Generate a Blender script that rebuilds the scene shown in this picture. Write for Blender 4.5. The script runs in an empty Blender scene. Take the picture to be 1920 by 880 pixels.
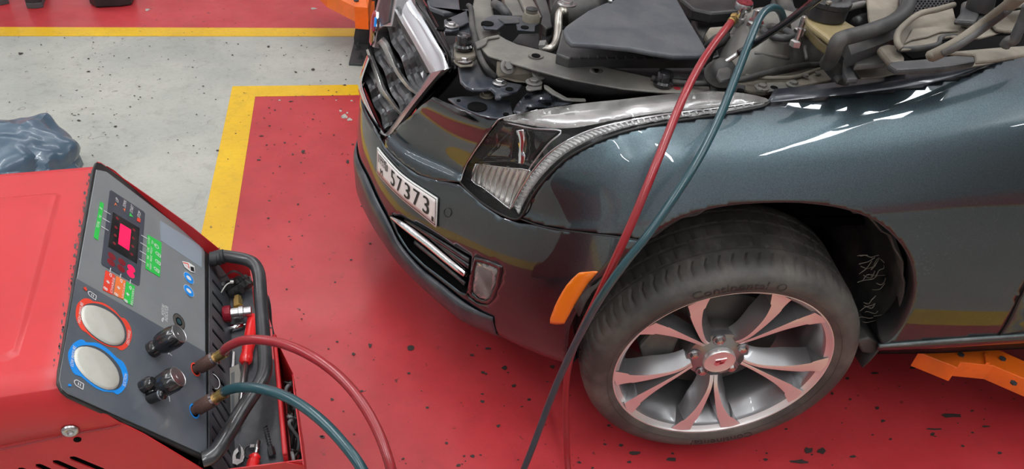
import bpy, bmesh, math, random
import numpy as np
from mathutils import Vector, Matrix
from mathutils.bvhtree import BVHTree
from mathutils.geometry import delaunay_2d_cdt
random.seed(7)
sc = bpy.context.scene
COL = sc.collection
PI = math.pi
# ---------------------------------------------------------------- camera
FPX, PPX, PPY = 1393.2, 960.0, 486.3
CAM = Vector((0.691, 1.921, 1.529))
_yaw, _pitch, _roll = -1.75193049, 0.67056644, 0.10161354
FW = Vector((math.cos(_pitch)*math.cos(_yaw), math.cos(_pitch)*math.sin(_yaw), -math.sin(_pitch)))
_r = FW.cross(Vector((0, 0, 1))).normalized(); _u = _r.cross(FW)
RT = _r*math.cos(_roll)+_u*math.sin(_roll)
UP = -_r*math.sin(_roll)+_u*math.cos(_roll)
cd = bpy.data.cameras.new('camera'); cam = bpy.data.objects.new('camera', cd); COL.objects.link(cam)
m = Matrix.Identity(4)
for i in range(3):
    m[i][0] = RT[i]; m[i][1] = UP[i]; m[i][2] = -FW[i]; m[i][3] = CAM[i]
cam.matrix_world = m
cd.sensor_width = 36; cd.lens = FPX*36/1920; cd.shift_y = (PPY-440)/1920; cd.clip_start = .02
sc.camera = cam
# ---------------------------------------------------------------- world, light, exposure
w = bpy.data.worlds.new('world'); sc.world = w; w.use_nodes = True
w.node_tree.nodes['Background'].inputs[0].default_value = (.80, .88, 1, 1)
w.node_tree.nodes['Background'].inputs[1].default_value = .35
sc.view_settings.view_transform = 'Standard'; sc.view_settings.look = 'None'
sc.view_settings.gamma = 1; sc.view_settings.exposure = 0.0
LAMP_POWER = 31.5
# lamps: (x, y, z, length, angle about z)  fluorescent battens under the ceiling
LAMPS = [(-1.16, 1.45, 3.3, 4.3, 1.63), (0.9, 0.2, 3.4, 2.4, PI/2), (0.6, 3.6, 3.4, 2.4, PI/2), (3.3, 1.2, 3.4, 2.4, PI/2),
         (-3.2, -1.6, 3.4, 2.4, PI/2), (1.6, -3.6, 3.4, 3.4, 0), (3.4, 4.2, 3.4, 2.4, PI/2), (-3.6, 3.4, 3.4, 2.4, PI/2), (5.4, -3.6, 2.9, 2.4, 0), (5.4, -1.2, 2.9, 2.4, PI/2)]  # far left corner lamp is added to brighten the wall the chrome reflects

# ---------------------------------------------------------------- helpers
def ray(px, py):
    return RT*((px-PPX)/FPX)-UP*((py-PPY)/FPX)+FW
def W(px, py, **k):
    d = ray(px, py)
    for a, v in k.items():
        if a == 'd': return CAM+d.normalized()*v
        i = 'xyz'.index(a)
        return CAM+d*((v-CAM[i])/d[i])
def K(ox, oy, s, pts): return [(ox+x/s, oy+y/s) for x, y in pts]

def mat(name, col, rough=.5, metal=0, coat=0, var=0, vs=8, bump=0, bs=60, dirt=None, dirt_amt=.5, dirt_scale=6, emit=None, estr=0, spec=.5, coat_rough=.05, rvar=0):
    mt = bpy.data.materials.new(name); mt.use_nodes = True
    nt = mt.node_tree; b = nt.nodes['Principled BSDF']
    b.inputs['Base Color'].default_value = (*col, 1); b.inputs['Roughness'].default_value = rough
    b.inputs['Metallic'].default_value = metal; b.inputs['Coat Weight'].default_value = coat
    b.inputs['Coat Roughness'].default_value = coat_rough
    b.inputs['Specular IOR Level'].default_value = spec
    tc = nt.nodes.new('ShaderNodeTexCoord')
    src = None
    if var:
        n = nt.nodes.new('ShaderNodeTexNoise'); n.inputs['Scale'].default_value = vs; n.inputs['Detail'].default_value = 6
        nt.links.new(tc.outputs['Object'], n.inputs['Vector'])
        r = nt.nodes.new('ShaderNodeValToRGB'); r.color_ramp.elements[0].position = .3; r.color_ramp.elements[1].position = .7
        r.color_ramp.elements[0].color = (*[c*(1-var) for c in col], 1); r.color_ramp.elements[1].color = (*[min(1, c*(1+var)) for c in col], 1)
        nt.links.new(n.outputs['Fac'], r.inputs['Fac']); src = r.outputs['Color']
    if dirt:
        n = nt.nodes.new('ShaderNodeTexNoise'); n.inputs['Scale'].default_value = dirt_scale; n.inputs['Detail'].default_value = 8; n.inputs['Roughness'].default_value = .65
        nt.links.new(tc.outputs['Object'], n.inputs['Vector'])
        r = nt.nodes.new('ShaderNodeValToRGB'); r.color_ramp.elements[0].position = .42; r.color_ramp.elements[1].position = .68
        r.color_ramp.elements[0].color = (0, 0, 0, 1); r.color_ramp.elements[1].color = (dirt_amt,)*3+(1,)
        nt.links.new(n.outputs['Fac'], r.inputs['Fac'])
        mx = nt.nodes.new('ShaderNodeMix'); mx.data_type = 'RGBA'
        nt.links.new(r.outputs['Color'], mx.inputs['Factor'])
        if src: nt.links.new(src, mx.inputs['A'])
        else: mx.inputs['A'].default_value = (*col, 1)
        mx.inputs['B'].default_value = (*dirt, 1); src = mx.outputs['Result']
    if src: nt.links.new(src, b.inputs['Base Color'])
    if rvar:
        n = nt.nodes.new('ShaderNodeTexNoise'); n.inputs['Scale'].default_value = 5; n.inputs['Detail'].default_value = 5
        nt.links.new(tc.outputs['Object'], n.inputs['Vector'])
        mr = nt.nodes.new('ShaderNodeMapRange'); mr.inputs['To Min'].default_value = max(0, rough-rvar); mr.inputs['To Max'].default_value = rough+rvar
        mr.inputs['From Min'].default_value = .3; mr.inputs['From Max'].default_value = .7
        nt.links.new(n.outputs['Fac'], mr.inputs['Value']); nt.links.new(mr.outputs['Result'], b.inputs['Roughness'])
    if bump:
        n = nt.nodes.new('ShaderNodeTexNoise'); n.inputs['Scale'].default_value = bs; n.inputs['Detail'].default_value = 4
        nt.links.new(tc.outputs['Object'], n.inputs['Vector'])
        bp = nt.nodes.new('ShaderNodeBump'); bp.inputs['Strength'].default_value = bump; bp.inputs['Distance'].default_value = .004
        nt.links.new(n.outputs['Fac'], bp.inputs['Height']); nt.links.new(bp.outputs['Normal'], b.inputs['Normal'])
    if emit:
        b.inputs['Emission Color'].default_value = (*emit, 1); b.inputs['Emission Strength'].default_value = estr
    return mt

def clear_mat(name, tint, gloss=.12, haze=.0, hazecol=(.6, .6, .58)):
    mt = bpy.data.materials.new(name); mt.use_nodes = True; nt = mt.node_tree; nt.nodes.clear()
    o = nt.nodes.new('ShaderNodeOutputMaterial'); t = nt.nodes.new('ShaderNodeBsdfTransparent'); t.inputs[0].default_value = (*tint, 1)
    g = nt.nodes.new('ShaderNodeBsdfGlossy'); g.inputs['Roughness'].default_value = .03
    f = nt.nodes.new('ShaderNodeLayerWeight'); f.inputs['Blend'].default_value = gloss
    mx = nt.nodes.new('ShaderNodeMixShader'); nt.links.new(f.outputs['Fresnel'], mx.inputs[0])
    a = t.outputs[0]
    if haze:
        df = nt.nodes.new('ShaderNodeBsdfDiffuse'); df.inputs[0].default_value = (*hazecol, 1)
        tc = nt.nodes.new('ShaderNodeTexCoord'); n = nt.nodes.new('ShaderNodeTexNoise'); n.inputs['Scale'].default_value = 14; n.inputs['Detail'].default_value = 6
        nt.links.new(tc.outputs['Object'], n.inputs['Vector'])
        mr = nt.nodes.new('ShaderNodeMapRange'); mr.inputs['From Min'].default_value = .3; mr.inputs['From Max'].default_value = .75
        mr.inputs['To Min'].default_value = haze*.3; mr.inputs['To Max'].default_value = haze*1.6
        nt.links.new(n.outputs['Fac'], mr.inputs['Value'])
        m2 = nt.nodes.new('ShaderNodeMixShader'); nt.links.new(mr.outputs['Result'], m2.inputs[0]); nt.links.new(a, m2.inputs[1]); nt.links.new(df.outputs[0], m2.inputs[2]); a = m2.outputs[0]
    nt.links.new(a, mx.inputs[1]); nt.links.new(g.outputs[0], mx.inputs[2]); nt.links.new(mx.outputs[0], o.inputs[0])
    return mt

def thing(name, label, cat, loc=(0, 0, 0), group=None):
    o = bpy.data.objects.new(name, None); COL.objects.link(o); o.location = loc; o.empty_display_size = .05
    o['label'] = label; o['category'] = cat
    if group: o['group'] = group
    return o
def tag(o, label, cat=None, group=None):
    o['label'] = label
    if cat: o['category'] = cat
    if group: o['group'] = group
    return o
def root_loc(o):
    v = Vector(o.location) if o.parent is None else Vector((0, 0, 0))
    return v
def finish(name, verts, faces, mt, parent=None, smooth=False, bevel=0, sub=0, solid=0, flip_out=True, mats=None, fm=None, kind=None, bseg=2, angle=35):
    """one mesh object, vertices given in world space"""
    me = bpy.data.meshes.new(name)
    c = Vector((0, 0, 0))
    for v in verts: c += Vector(v)
    c /= max(1, len(verts))
    me.from_pydata([tuple(Vector(v)-c) for v in verts], [], faces)
    for q in (mats or [mt]): me.materials.append(q)
    if fm: me.polygons.foreach_set('material_index', fm)
    me.validate(); me.update()
    if flip_out:
        b = bmesh.new(); b.from_mesh(me); bmesh.ops.recalc_face_normals(b, faces=b.faces); b.to_mesh(me); b.free()
    o = bpy.data.objects.new(name, me); COL.objects.link(o)
    o.location = c
    if parent is not None:
        o.parent = parent
        chain = Vector((0, 0, 0)); q = parent
        while q is not None: chain += Vector(q.location); q = q.parent
        o.location = c-chain
    if smooth: me.polygons.foreach_set('use_smooth', [True]*len(me.polygons))
    if solid:
        s = o.modifiers.new('solid', 'SOLIDIFY'); s.thickness = abs(solid); s.offset = -1 if solid > 0 else 1
    if bevel:
        s = o.modifiers.new('bevel', 'BEVEL'); s.width = bevel; s.segments = bseg; s.limit_method = 'ANGLE'; s.angle_limit = math.radians(30)
        s.harden_normals = False
    if sub:
        s = o.modifiers.new('sub', 'SUBSURF'); s.levels = sub; s.render_levels = sub
    if kind: o['kind'] = kind
    return o

def box_vf(c, ex, ey, ez):
    """box centred c with half axis vectors"""
    v = [c+ex*a+ey*b+ez*d for a in (-1, 1) for b in (-1, 1) for d in (-1, 1)]
    f = [(0, 1, 3, 2), (4, 6, 7, 5), (0, 4, 5, 1), (2, 3, 7, 6), (0, 2, 6, 4), (1, 5, 7, 3)]
    return v, f
def box(name, c, hx, hy, hz, mt, parent=None, bevel=0, ax=None, **k):
    ax = ax or (Vector((1, 0, 0)), Vector((0, 1, 0)), Vector((0, 0, 1)))
    v, f = box_vf(Vector(c), ax[0]*hx, ax[1]*hy, ax[2]*hz)
    return finish(name, v, f, mt, parent, bevel=bevel, **k)

def prism_pts(name, top, down, mt, parent=None, bevel=.002, taper=0, **k):
    """top polygon (3D points) extruded by vector down"""
    n = len(top); down = Vector(down); c = sum((Vector(p) for p in top), Vector())/n
    bot = [Vector(p)+(Vector(p)-c)*taper+down for p in top]
    v = [Vector(p) for p in top]+bot
    f = [tuple(range(n)), tuple(reversed(range(n, 2*n)))]+[(i, i+n, (i+1) % n+n, (i+1) % n) for i in range(n)]
    return finish(name, v, f, mt, parent, bevel=bevel, **k)
def prism(name, pts, z, h, mt, parent=None, bevel=.002, taper=0, **k):
    """pixel outline lying on height z (number, list, or plane a,b,c: z=a+b*px+c*py), extruded downward h"""
    if callable(z): top = [W(x, y, z=z(x, y)) for x, y in pts]
    elif isinstance(z, (list, tuple)): top = [W(x, y, z=q) for (x, y), q in zip(pts, z)]
    else: top = [W(x, y, z=z) for x, y in pts]
    return prism_pts(name, top, (0, 0, -h), mt, parent, bevel, taper, **k)

def crp(P, t):
    n = len(P)-1; t = min(max(t, 0), n-1e-9); i = int(t); f = t-i
    a, b, c, d = P[max(i-1, 0)], P[i], P[i+1], P[min(i+2, n)]
    return (b*2+(c-a)*f+(a*2-b*5+c*4-d)*(f*f)+(b*3-a-c*3+d)*(f**3))*.5
def tube_vf(path, rad, seg=12, sub=6, ends=True, flat=1.0):
    P = [Vector(p) for p in path]
    if sub > 1:
        Q = [crp(P, i/sub) for i in range((len(P)-1)*sub+1)]
        Q[-1] = P[-1]
    else: Q = P
    n = len(Q)
    R = [rad]*n if not isinstance(rad, (list, tuple)) else [float(np.interp(i/(n-1), np.linspace(0, 1, len(rad)), rad)) for i in range(n)]
    t0 = (Q[1]-Q[0]).normalized(); a = t0.orthogonal().normalized()
    if abs(t0.z) < .9: a = (Vector((0, 0, 1))-t0*t0.z).normalized()
    V, F = [], []
    for i, q in enumerate(Q):
        t = (Q[min(i+1, n-1)]-Q[max(i-1, 0)])
        t = t.normalized() if t.length > 1e-9 else t0
        a = (a-t*a.dot(t)); a = a.normalized() if a.length > 1e-6 else t.orthogonal().normalized()
        b = t.cross(a)
        for j in range(seg):
            th = 2*PI*j/seg; V.append(q+a*(math.cos(th)*R[i]*flat)+b*(math.sin(th)*R[i]))
    for i in range(n-1):
        for j in range(seg):
            F.append((i*seg+j, i*seg+(j+1) % seg, (i+1)*seg+(j+1) % seg, (i+1)*seg+j))
    if ends: F.append(tuple(range(seg))); F.append(tuple((n-1)*seg+j for j in range(seg)))
    return V, F
def tube(name, path, rad, mt, parent=None, seg=12, sub=6, flat=1.0, **k):
    v, f = tube_vf(path, rad, seg, sub, True, flat)
    return finish(name, v, f, mt, parent, smooth=True, **k)
def lathe_vf(prof, org, ax, seg=32, mod=None):
    """prof [(r, h)] revolved about ax at org"""
    ax = Vector(ax).normalized(); a = ax.orthogonal().normalized(); b = ax.cross(a); V, F = [], []
    for i, (r, h) in enumerate(prof):
        for j in range(seg):
            th = 2*PI*j/seg; rr = r*(mod(th, i) if mod else 1)
            V.append(Vector(org)+ax*h+(a*math.cos(th)+b*math.sin(th))*rr)
    n = len(prof)
    for i in range(n-1):
        for j in range(seg): F.append((i*seg+j, i*seg+(j+1) % seg, (i+1)*seg+(j+1) % seg, (i+1)*seg+j))
    if prof[0][0] > 1e-6: F.append(tuple(range(seg)))
    if prof[-1][0] > 1e-6: F.append(tuple((n-1)*seg+j for j in range(seg)))
    return V, F
def lathe(name, prof, org, ax, mt, parent=None, seg=32, mod=None, smooth=True, **k):
    v, f = lathe_vf([(max(r, 1e-5), h) for r, h in prof], org, ax, seg, mod)
    o = finish(name, v, f, mt, parent, smooth=smooth, **k)
    if smooth: autosmooth(o)
    return o
def autosmooth(o, ang=40):
    me = o.data; b = bmesh.new(); b.from_mesh(me); lim = math.radians(ang)
    for e in b.edges:
        if len(e.link_faces) == 2 and e.calc_face_angle(0) > lim: e.smooth = False
    b.to_mesh(me); b.free()
def join_vf(parts):
    V, F = [], []
    for v, f in parts:
        o = len(V); V += list(v); F += [tuple(i+o for i in q) for q in f]
    return V, F

_fc = {}
def text_poly(s):
    """flat triangulated text in unit size: (verts2d, faces)"""
    if s in _fc: return _fc[s]
    cu = bpy.data.curves.new('t', 'FONT'); cu.body = s; cu.size = 1; cu.align_x = 'CENTER'; cu.align_y = 'CENTER'; cu.resolution_u = 3
    o = bpy.data.objects.new('t', cu); COL.objects.link(o)
    me = bpy.data.meshes.new_from_object(o.evaluated_get(bpy.context.evaluated_depsgraph_get()))
    r = ([(v.co.x, v.co.y) for v in me.vertices], [tuple(p.vertices) for p in me.polygons])
    bpy.data.objects.remove(o); bpy.data.curves.remove(cu); bpy.data.meshes.remove(me)
    _fc[s] = r; return r
def text_vf(s, fn, w=None, h=None, bold=0):
    """map text with fn(x,y)->3D ; w: total width, h: cap height"""
    v, f = text_poly(s); xs = [a for a, b in v]; ys = [b for a, b in v]
    x0, x1, y0, y1 = min(xs), max(xs), min(ys), max(ys)
    sy = (h/(y1-y0)) if h else 1; sx = (w/(x1-x0)) if w else sy
    cx, cy = (x0+x1)/2, (y0+y1)/2
    return [fn((a-cx)*sx, (b-cy)*sy) for a, b in v], f

def in_poly(p, poly):
    x, y = p; c = False; n = len(poly)
    for i in range(n):
        x1, y1 = poly[i]; x2, y2 = poly[(i+1) % n]
        if (y1 > y) != (y2 > y) and x < (x2-x1)*(y-y1)/(y2-y1)+x1: c = not c
    return c
def densify(poly, step, closed=True):
    out = []; n = len(poly)
    for i in range(n if closed else n-1):
        a, b = poly[i], poly[(i+1) % n]; d = math.dist(a, b); k = max(1, int(round(d/step)))
        for j in range(k): out.append((a[0]+(b[0]-a[0])*j/k, a[1]+(b[1]-a[1])*j/k))
    if not closed: out.append(poly[-1])
    return out
def smooth_poly(pts, sub=4, closed=False):
    P = [Vector((p[0], p[1])) for p in pts]
    if closed:
        n = len(P); out = []
        for i in range(n):
            for j in range(sub):
                q = crp([P[i-1], P[i], P[(i+1) % n], P[(i+2) % n]], 1+j/sub); out.append((q.x, q.y))
        return out
    return [tuple(crp(P, i/sub)) for i in range((len(P)-1)*sub)]+[tuple(P[-1])]
def cdt_mesh(outer, holes, step, bstep=None):
    bstep = bstep or step*.7
    loops = [densify(outer, bstep)]+[densify(h, bstep) for h in holes]
    V, Ed = [], []
    for L in loops:
        o = len(V); V += L; Ed += [(o+i, o+(i+1) % len(L)) for i in range(len(L))]
    xs = [p[0] for p in loops[0]]; ys = [p[1] for p in loops[0]]
    bnd = np.array(V)
    y = min(ys)+step*.5; r = 0
    while y < max(ys):
        x = min(xs)+step*(.5+.5*(r % 2))
        while x < max(xs):
            if in_poly((x, y), loops[0]) and not any(in_poly((x, y), h) for h in loops[1:]) and np.min((bnd[:, 0]-x)**2+(bnd[:, 1]-y)**2) > (step*.45)**2: V.append((x, y))
            x += step
        y += step*.87; r += 1
    vo, eo, fo, *_ = delaunay_2d_cdt([Vector(p) for p in V], Ed, [], 0, 1e-7)
    F = []
    for f in fo:
        c = sum((vo[i] for i in f), Vector((0, 0)))/len(f)
        if in_poly(c, loops[0]) and not any(in_poly(c, h) for h in loops[1:]): F.append(tuple(f))
    used = sorted({i for f in F for i in f}); mp = {a: b for b, a in enumerate(used)}
    return [(vo[i].x, vo[i].y) for i in used], [tuple(mp[i] for i in f) for f in F]
def orient(o, toward):
    """flip a sheet so that its normals point toward a world point"""
    me = o.data; s = 0; mw = Vector((0, 0, 0)); q = o
    while q is not None: mw += Vector(q.location); q = q.parent
    for p in me.polygons: s += p.normal.dot(Vector(toward)-(p.center+mw))*p.area
    if s < 0: me.flip_normals()

# ---------------------------------------------------------------- materials
def car_paint():
    mt = bpy.data.materials.new('car_paint'); mt.use_nodes = True; nt = mt.node_tree; b = nt.nodes['Principled BSDF']
    tc = nt.nodes.new('ShaderNodeTexCoord')
    v = nt.nodes.new('ShaderNodeTexVoronoi'); v.inputs['Scale'].default_value = 900
    nt.links.new(tc.outputs['Object'], v.inputs['Vector'])
    r = nt.nodes.new('ShaderNodeMapRange'); r.inputs['To Min'].default_value = .75; r.inputs['To Max'].default_value = 1.35
    nt.links.new(v.outputs['Color'], r.inputs['Value'])
    mu = nt.nodes.new('ShaderNodeVectorMath'); mu.operation = 'SCALE'; 
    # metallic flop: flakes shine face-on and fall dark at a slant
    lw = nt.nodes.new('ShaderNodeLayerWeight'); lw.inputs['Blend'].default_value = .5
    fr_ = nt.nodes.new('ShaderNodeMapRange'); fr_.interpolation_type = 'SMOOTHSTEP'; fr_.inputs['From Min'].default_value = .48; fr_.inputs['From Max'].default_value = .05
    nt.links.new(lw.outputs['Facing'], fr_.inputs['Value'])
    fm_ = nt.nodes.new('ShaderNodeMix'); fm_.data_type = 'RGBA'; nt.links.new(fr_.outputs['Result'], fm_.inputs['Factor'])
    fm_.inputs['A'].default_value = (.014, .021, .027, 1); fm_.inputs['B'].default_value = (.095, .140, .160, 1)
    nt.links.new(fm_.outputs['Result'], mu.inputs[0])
    nt.links.new(r.outputs['Result'], mu.inputs['Scale'])
    # pale dust specks
    n = nt.nodes.new('ShaderNodeTexNoise'); n.inputs['Scale'].default_value = 130; n.inputs['Detail'].default_value = 3
    nt.links.new(tc.outputs['Object'], n.inputs['Vector'])
    n2 = nt.nodes.new('ShaderNodeTexNoise'); n2.inputs['Scale'].default_value = 5; n2.inputs['Detail'].default_value = 3
    nt.links.new(tc.outputs['Object'], n2.inputs['Vector'])
    m1 = nt.nodes.new('ShaderNodeMath'); m1.operation = 'MULTIPLY'; nt.links.new(n.outputs['Fac'], m1.inputs[0]); nt.links.new(n2.outputs['Fac'], m1.inputs[1])
    r2 = nt.nodes.new('ShaderNodeMapRange'); r2.inputs['From Min'].default_value = .385; r2.inputs['From Max'].default_value = .46; r2.inputs['To Max'].default_value = .07
    nt.links.new(m1.outputs[0], r2.inputs['Value'])
    mx = nt.nodes.new('ShaderNodeMix'); mx.data_type = 'RGBA'; nt.links.new(r2.outputs['Result'], mx.inputs['Factor'])
    nt.links.new(mu.outputs[0], mx.inputs['A']); mx.inputs['B'].default_value = (.3, .32, .33, 1)
    nt.links.new(mx.outputs['Result'], b.inputs['Base Color'])
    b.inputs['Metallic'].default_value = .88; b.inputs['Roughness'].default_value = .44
    b.inputs['Coat Weight'].default_value = 1; b.inputs['Coat Roughness'].default_value = .025; b.inputs['Coat IOR'].default_value = 1.5
    return mt
M = {}
M['paint'] = car_paint()
M['chrome'] = mat('chrome', (.78, .79, .80), .08, 1, rvar=.03)
M['dusty_chrome'] = mat('dusty_chrome', (.62, .62, .62), .24, .9, dirt=(.34, .34, .33), dirt_amt=.35, dirt_scale=9)
M['reflector'] = mat('lamp_reflector', (.82, .79, .72), .30, .45, dirt=(.45, .42, .38), dirt_amt=.6, dirt_scale=60)
M['lip'] = mat('lip_plastic', (.018, .024, .032), .42, 0, .3, dirt=(.12, .12, .12), dirt_amt=.35, dirt_scale=18)
M['black'] = mat('black_plastic', (.012, .012, .013), .45, dirt=(.07, .065, .06), dirt_amt=.4, dirt_scale=12)
M['gloss_black'] = mat('gloss_black_plastic', (.008, .008, .009), .18, coat=.5)
M['void'] = mat('recess_shade', (.0025, .0025, .0025), .95, spec=.1)  # near black: shade of recesses and undersides put into the colour
M['slat'] = mat('grille_slat', (.045, .047, .05), .28, .3, .4, dirt=(.14, .14, .14), dirt_amt=.5, dirt_scale=22)
M['greyplastic'] = mat('grey_plastic', (.035, .036, .039), .5, var=.15, vs=10, dirt=(.13, .12, .10), dirt_amt=.5, dirt_scale=9, bump=.15, bs=200)
M['lid'] = mat('filter_lid_plastic', (.052, .058, .068), .5, var=.1, vs=8, dirt=(.12, .12, .115), dirt_amt=.5, dirt_scale=12, bump=.12, bs=150)
M['dustgrey'] = mat('dusty_grey_metal', (.10, .098, .09), .45, .15, dirt=(.26, .24, .20), dirt_amt=.6, dirt_scale=7, bump=.1, bs=80)
M['dusttan'] = mat('dusty_tan_plastic', (.13, .115, .09), .7, dirt=(.30, .26, .20), dirt_amt=.7, dirt_scale=6, bump=.15, bs=60)
M['bluegrey'] = mat('primed_bracket', (.028, .034, .046), .3, .2, .4, dirt=(.14, .142, .142), dirt_amt=.55, dirt_scale=11)
M['alu'] = mat('dusty_aluminium', (.40, .38, .34), .35, .9, dirt=(.25, .23, .19), dirt_amt=.6, dirt_scale=25)
M['sill_trim'] = mat('dull_sill_trim', (.09, .11, .11), .4, .3, dirt=(.3, .33, .32), dirt_amt=.6, dirt_scale=9)
M['steel'] = mat('steel', (.5, .5, .5), .28, 1, rvar=.08)
M['rubber'] = mat('rubber', (.022, .022, .022), .6, dirt=(.13, .12, .105), dirt_amt=.55, dirt_scale=10, bump=.1, bs=90)
M['tyre'] = mat('tyre_rubber', (.042, .040, .037), .55, spec=.5, dirt=(.15, .135, .115), dirt_amt=.7, dirt_scale=7, bump=.1, bs=120)
M['tyre_text'] = mat('tyre_lettering', (.018, .018, .018), .45)
M['rim_face'] = mat('machined_rim', (.78, .76, .74), .36, .75, rvar=.06)
M['rim_grey'] = mat('rim_grey_paint', (.27, .27, .275), .30, .75, .5)
M['disc'] = mat('brake_disc', (.09, .085, .08), .5, .6)
M['amber'] = mat('amber_lens', (.85, .20, .01), .25, 0, .8, emit=(.85, .2, .01), estr=0)
M['plate'] = mat('plate_white', (.72, .66, .63), .35, 0, .3, dirt=(.45, .40, .37), dirt_amt=.3, dirt_scale=30)
M['ink'] = mat('plate_ink', (.01, .01, .01), .5)
M['lens_rib'] = mat('clear_lamp_rib', (.75, .73, .70), .1, .6)
M['lens'] = clear_mat('headlight_lens', (.97, .97, .98), .10, .03)
M['hazy_lens'] = clear_mat('dusty_headlight_top', (.92, .92, .93), .16, .28, (.62, .61, .58))
M['drl'] = mat('ribbed_light_guide', (.80, .80, .77), .25, .15, .5, var=.22, vs=60)
M['cream'] = mat('aged_reservoir', (.27, .215, .105), .4, 0, .3, dirt=(.12, .09, .045), dirt_amt=.5, dirt_scale=12)
M['red_hose'] = mat('red_hose_rubber', (.26, .012, .018), .3, 0, .3, dirt=(.22, .05, .05), dirt_amt=.5, dirt_scale=15)
M['green_hose'] = mat('teal_hose_rubber', (.010, .050, .062), .3, 0, .3, dirt=(.03, .07, .08), dirt_amt=.4, dirt_scale=15)
M['brass'] = mat('brass', (.52, .36, .13), .35, 1)
M['brown'] = mat('brown_anodised_collar', (.10, .055, .045), .5, .4, bump=.2, bs=400)
M['pink_steel'] = mat('steel_band', (.62, .52, .50), .25, 1)
M['mred'] = mat('machine_red_enamel', (.47, .014, .018), .5, 0, .22, var=.08, vs=4, dirt=(.30, .012, .012), dirt_amt=.35, dirt_scale=9, coat_rough=.3, bump=.03, bs=25)
M['pan_light'] = mat('panel_grey', (.20, .215, .22), .42, 0, .2, dirt=(.28, .29, .29), dirt_amt=.3, dirt_scale=14)
M['pan_dark'] = mat('panel_slate', (.085, .10, .12), .4, 0, .2, dirt=(.17, .18, .19), dirt_amt=.4, dirt_scale=10)
M['pan_key'] = mat('keypad_slate', (.055, .065, .085), .35, 0, .3)
M['pan_blue'] = mat('panel_pale_patch', (.27, .32, .37), .4)
M['p_green'] = mat('label_green', (.03, .55, .08), .45)
M['p_red'] = mat('label_red', (.80, .06, .03), .45)
M['p_orange'] = mat('label_orange', (.85, .20, .05), .45)
M['p_blue'] = mat('label_blue', (.01, .26, .78), .45)
M['p_white'] = mat('label_white', (.75, .75, .74), .5)
M['p_dred'] = mat('led_off_red', (.22, .012, .02), .4)
M['led'] = mat('led_red_lit', (.7, .0, .04), .4, emit=(1, .01, .08), estr=1.1)
M['gauge'] = mat('fogged_gauge_glass', (.56, .56, .50), .35, 0, .2, dirt=(.42, .42, .36), dirt_amt=.6, dirt_scale=18)
M['gauge_rim'] = mat('gauge_inner_rim', (.09, .10, .115), .3, .2)
M['knob'] = mat('black_knob', (.008, .008, .009), .16, 0, .6)
M['tray'] = mat('tray_plastic', (.035, .038, .045), .5, dirt=(.12, .12, .125), dirt_amt=.6, dirt_scale=16)
M['handle'] = mat('handle_black_tube', (.014, .015, .017), .3, 0, .4, dirt=(.08, .08, .08), dirt_amt=.4, dirt_scale=20)
M['orange'] = mat('lift_orange', (.85, .15, .01), .4, 0, .3, dirt=(.35, .09, .02), dirt_amt=.5, dirt_scale=6)
M['darksteel'] = mat('lift_dark_steel', (.045, .05, .055), .5, .3, dirt=(.12, .12, .115), dirt_amt=.5, dirt_scale=8)
M['bag'] = mat('blue_grey_polythene', (.065, .11, .155), .30, 0, .35, var=.15, vs=5)
M['screwred'] = mat('red_grip', (.75, .018, .018), .25, 0, .5)
M['tape_black'] = mat('black_cloth_tape', (.016, .018, .02), .55)
M['white'] = mat('white_plastic', (.7, .7, .66), .4)
M['skin'] = mat('skin', (.32, .16, .10), .5)
M['shoe'] = mat('dark_shoe', (.02, .018, .02), .45)
M['sole'] = mat('grey_sole', (.07, .07, .072), .7)
M['cloth'] = mat('dark_trousers', (.02, .022, .03), .9)
M['wall'] = mat('wall_paint', (.13, .135, .14), .8)
M['wall_light'] = mat('pale_wall_paint', (.62, .64, .66), .8)
M['ceil'] = mat('ceiling_paint', (.74, .75, .75), .8)
M['lampbody'] = mat('lamp_body', (.6, .6, .6), .5)
M['tubelit'] = mat('lit_tube', (1, 1, 1), .5, emit=(.93, .97, 1), estr=14)

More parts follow.
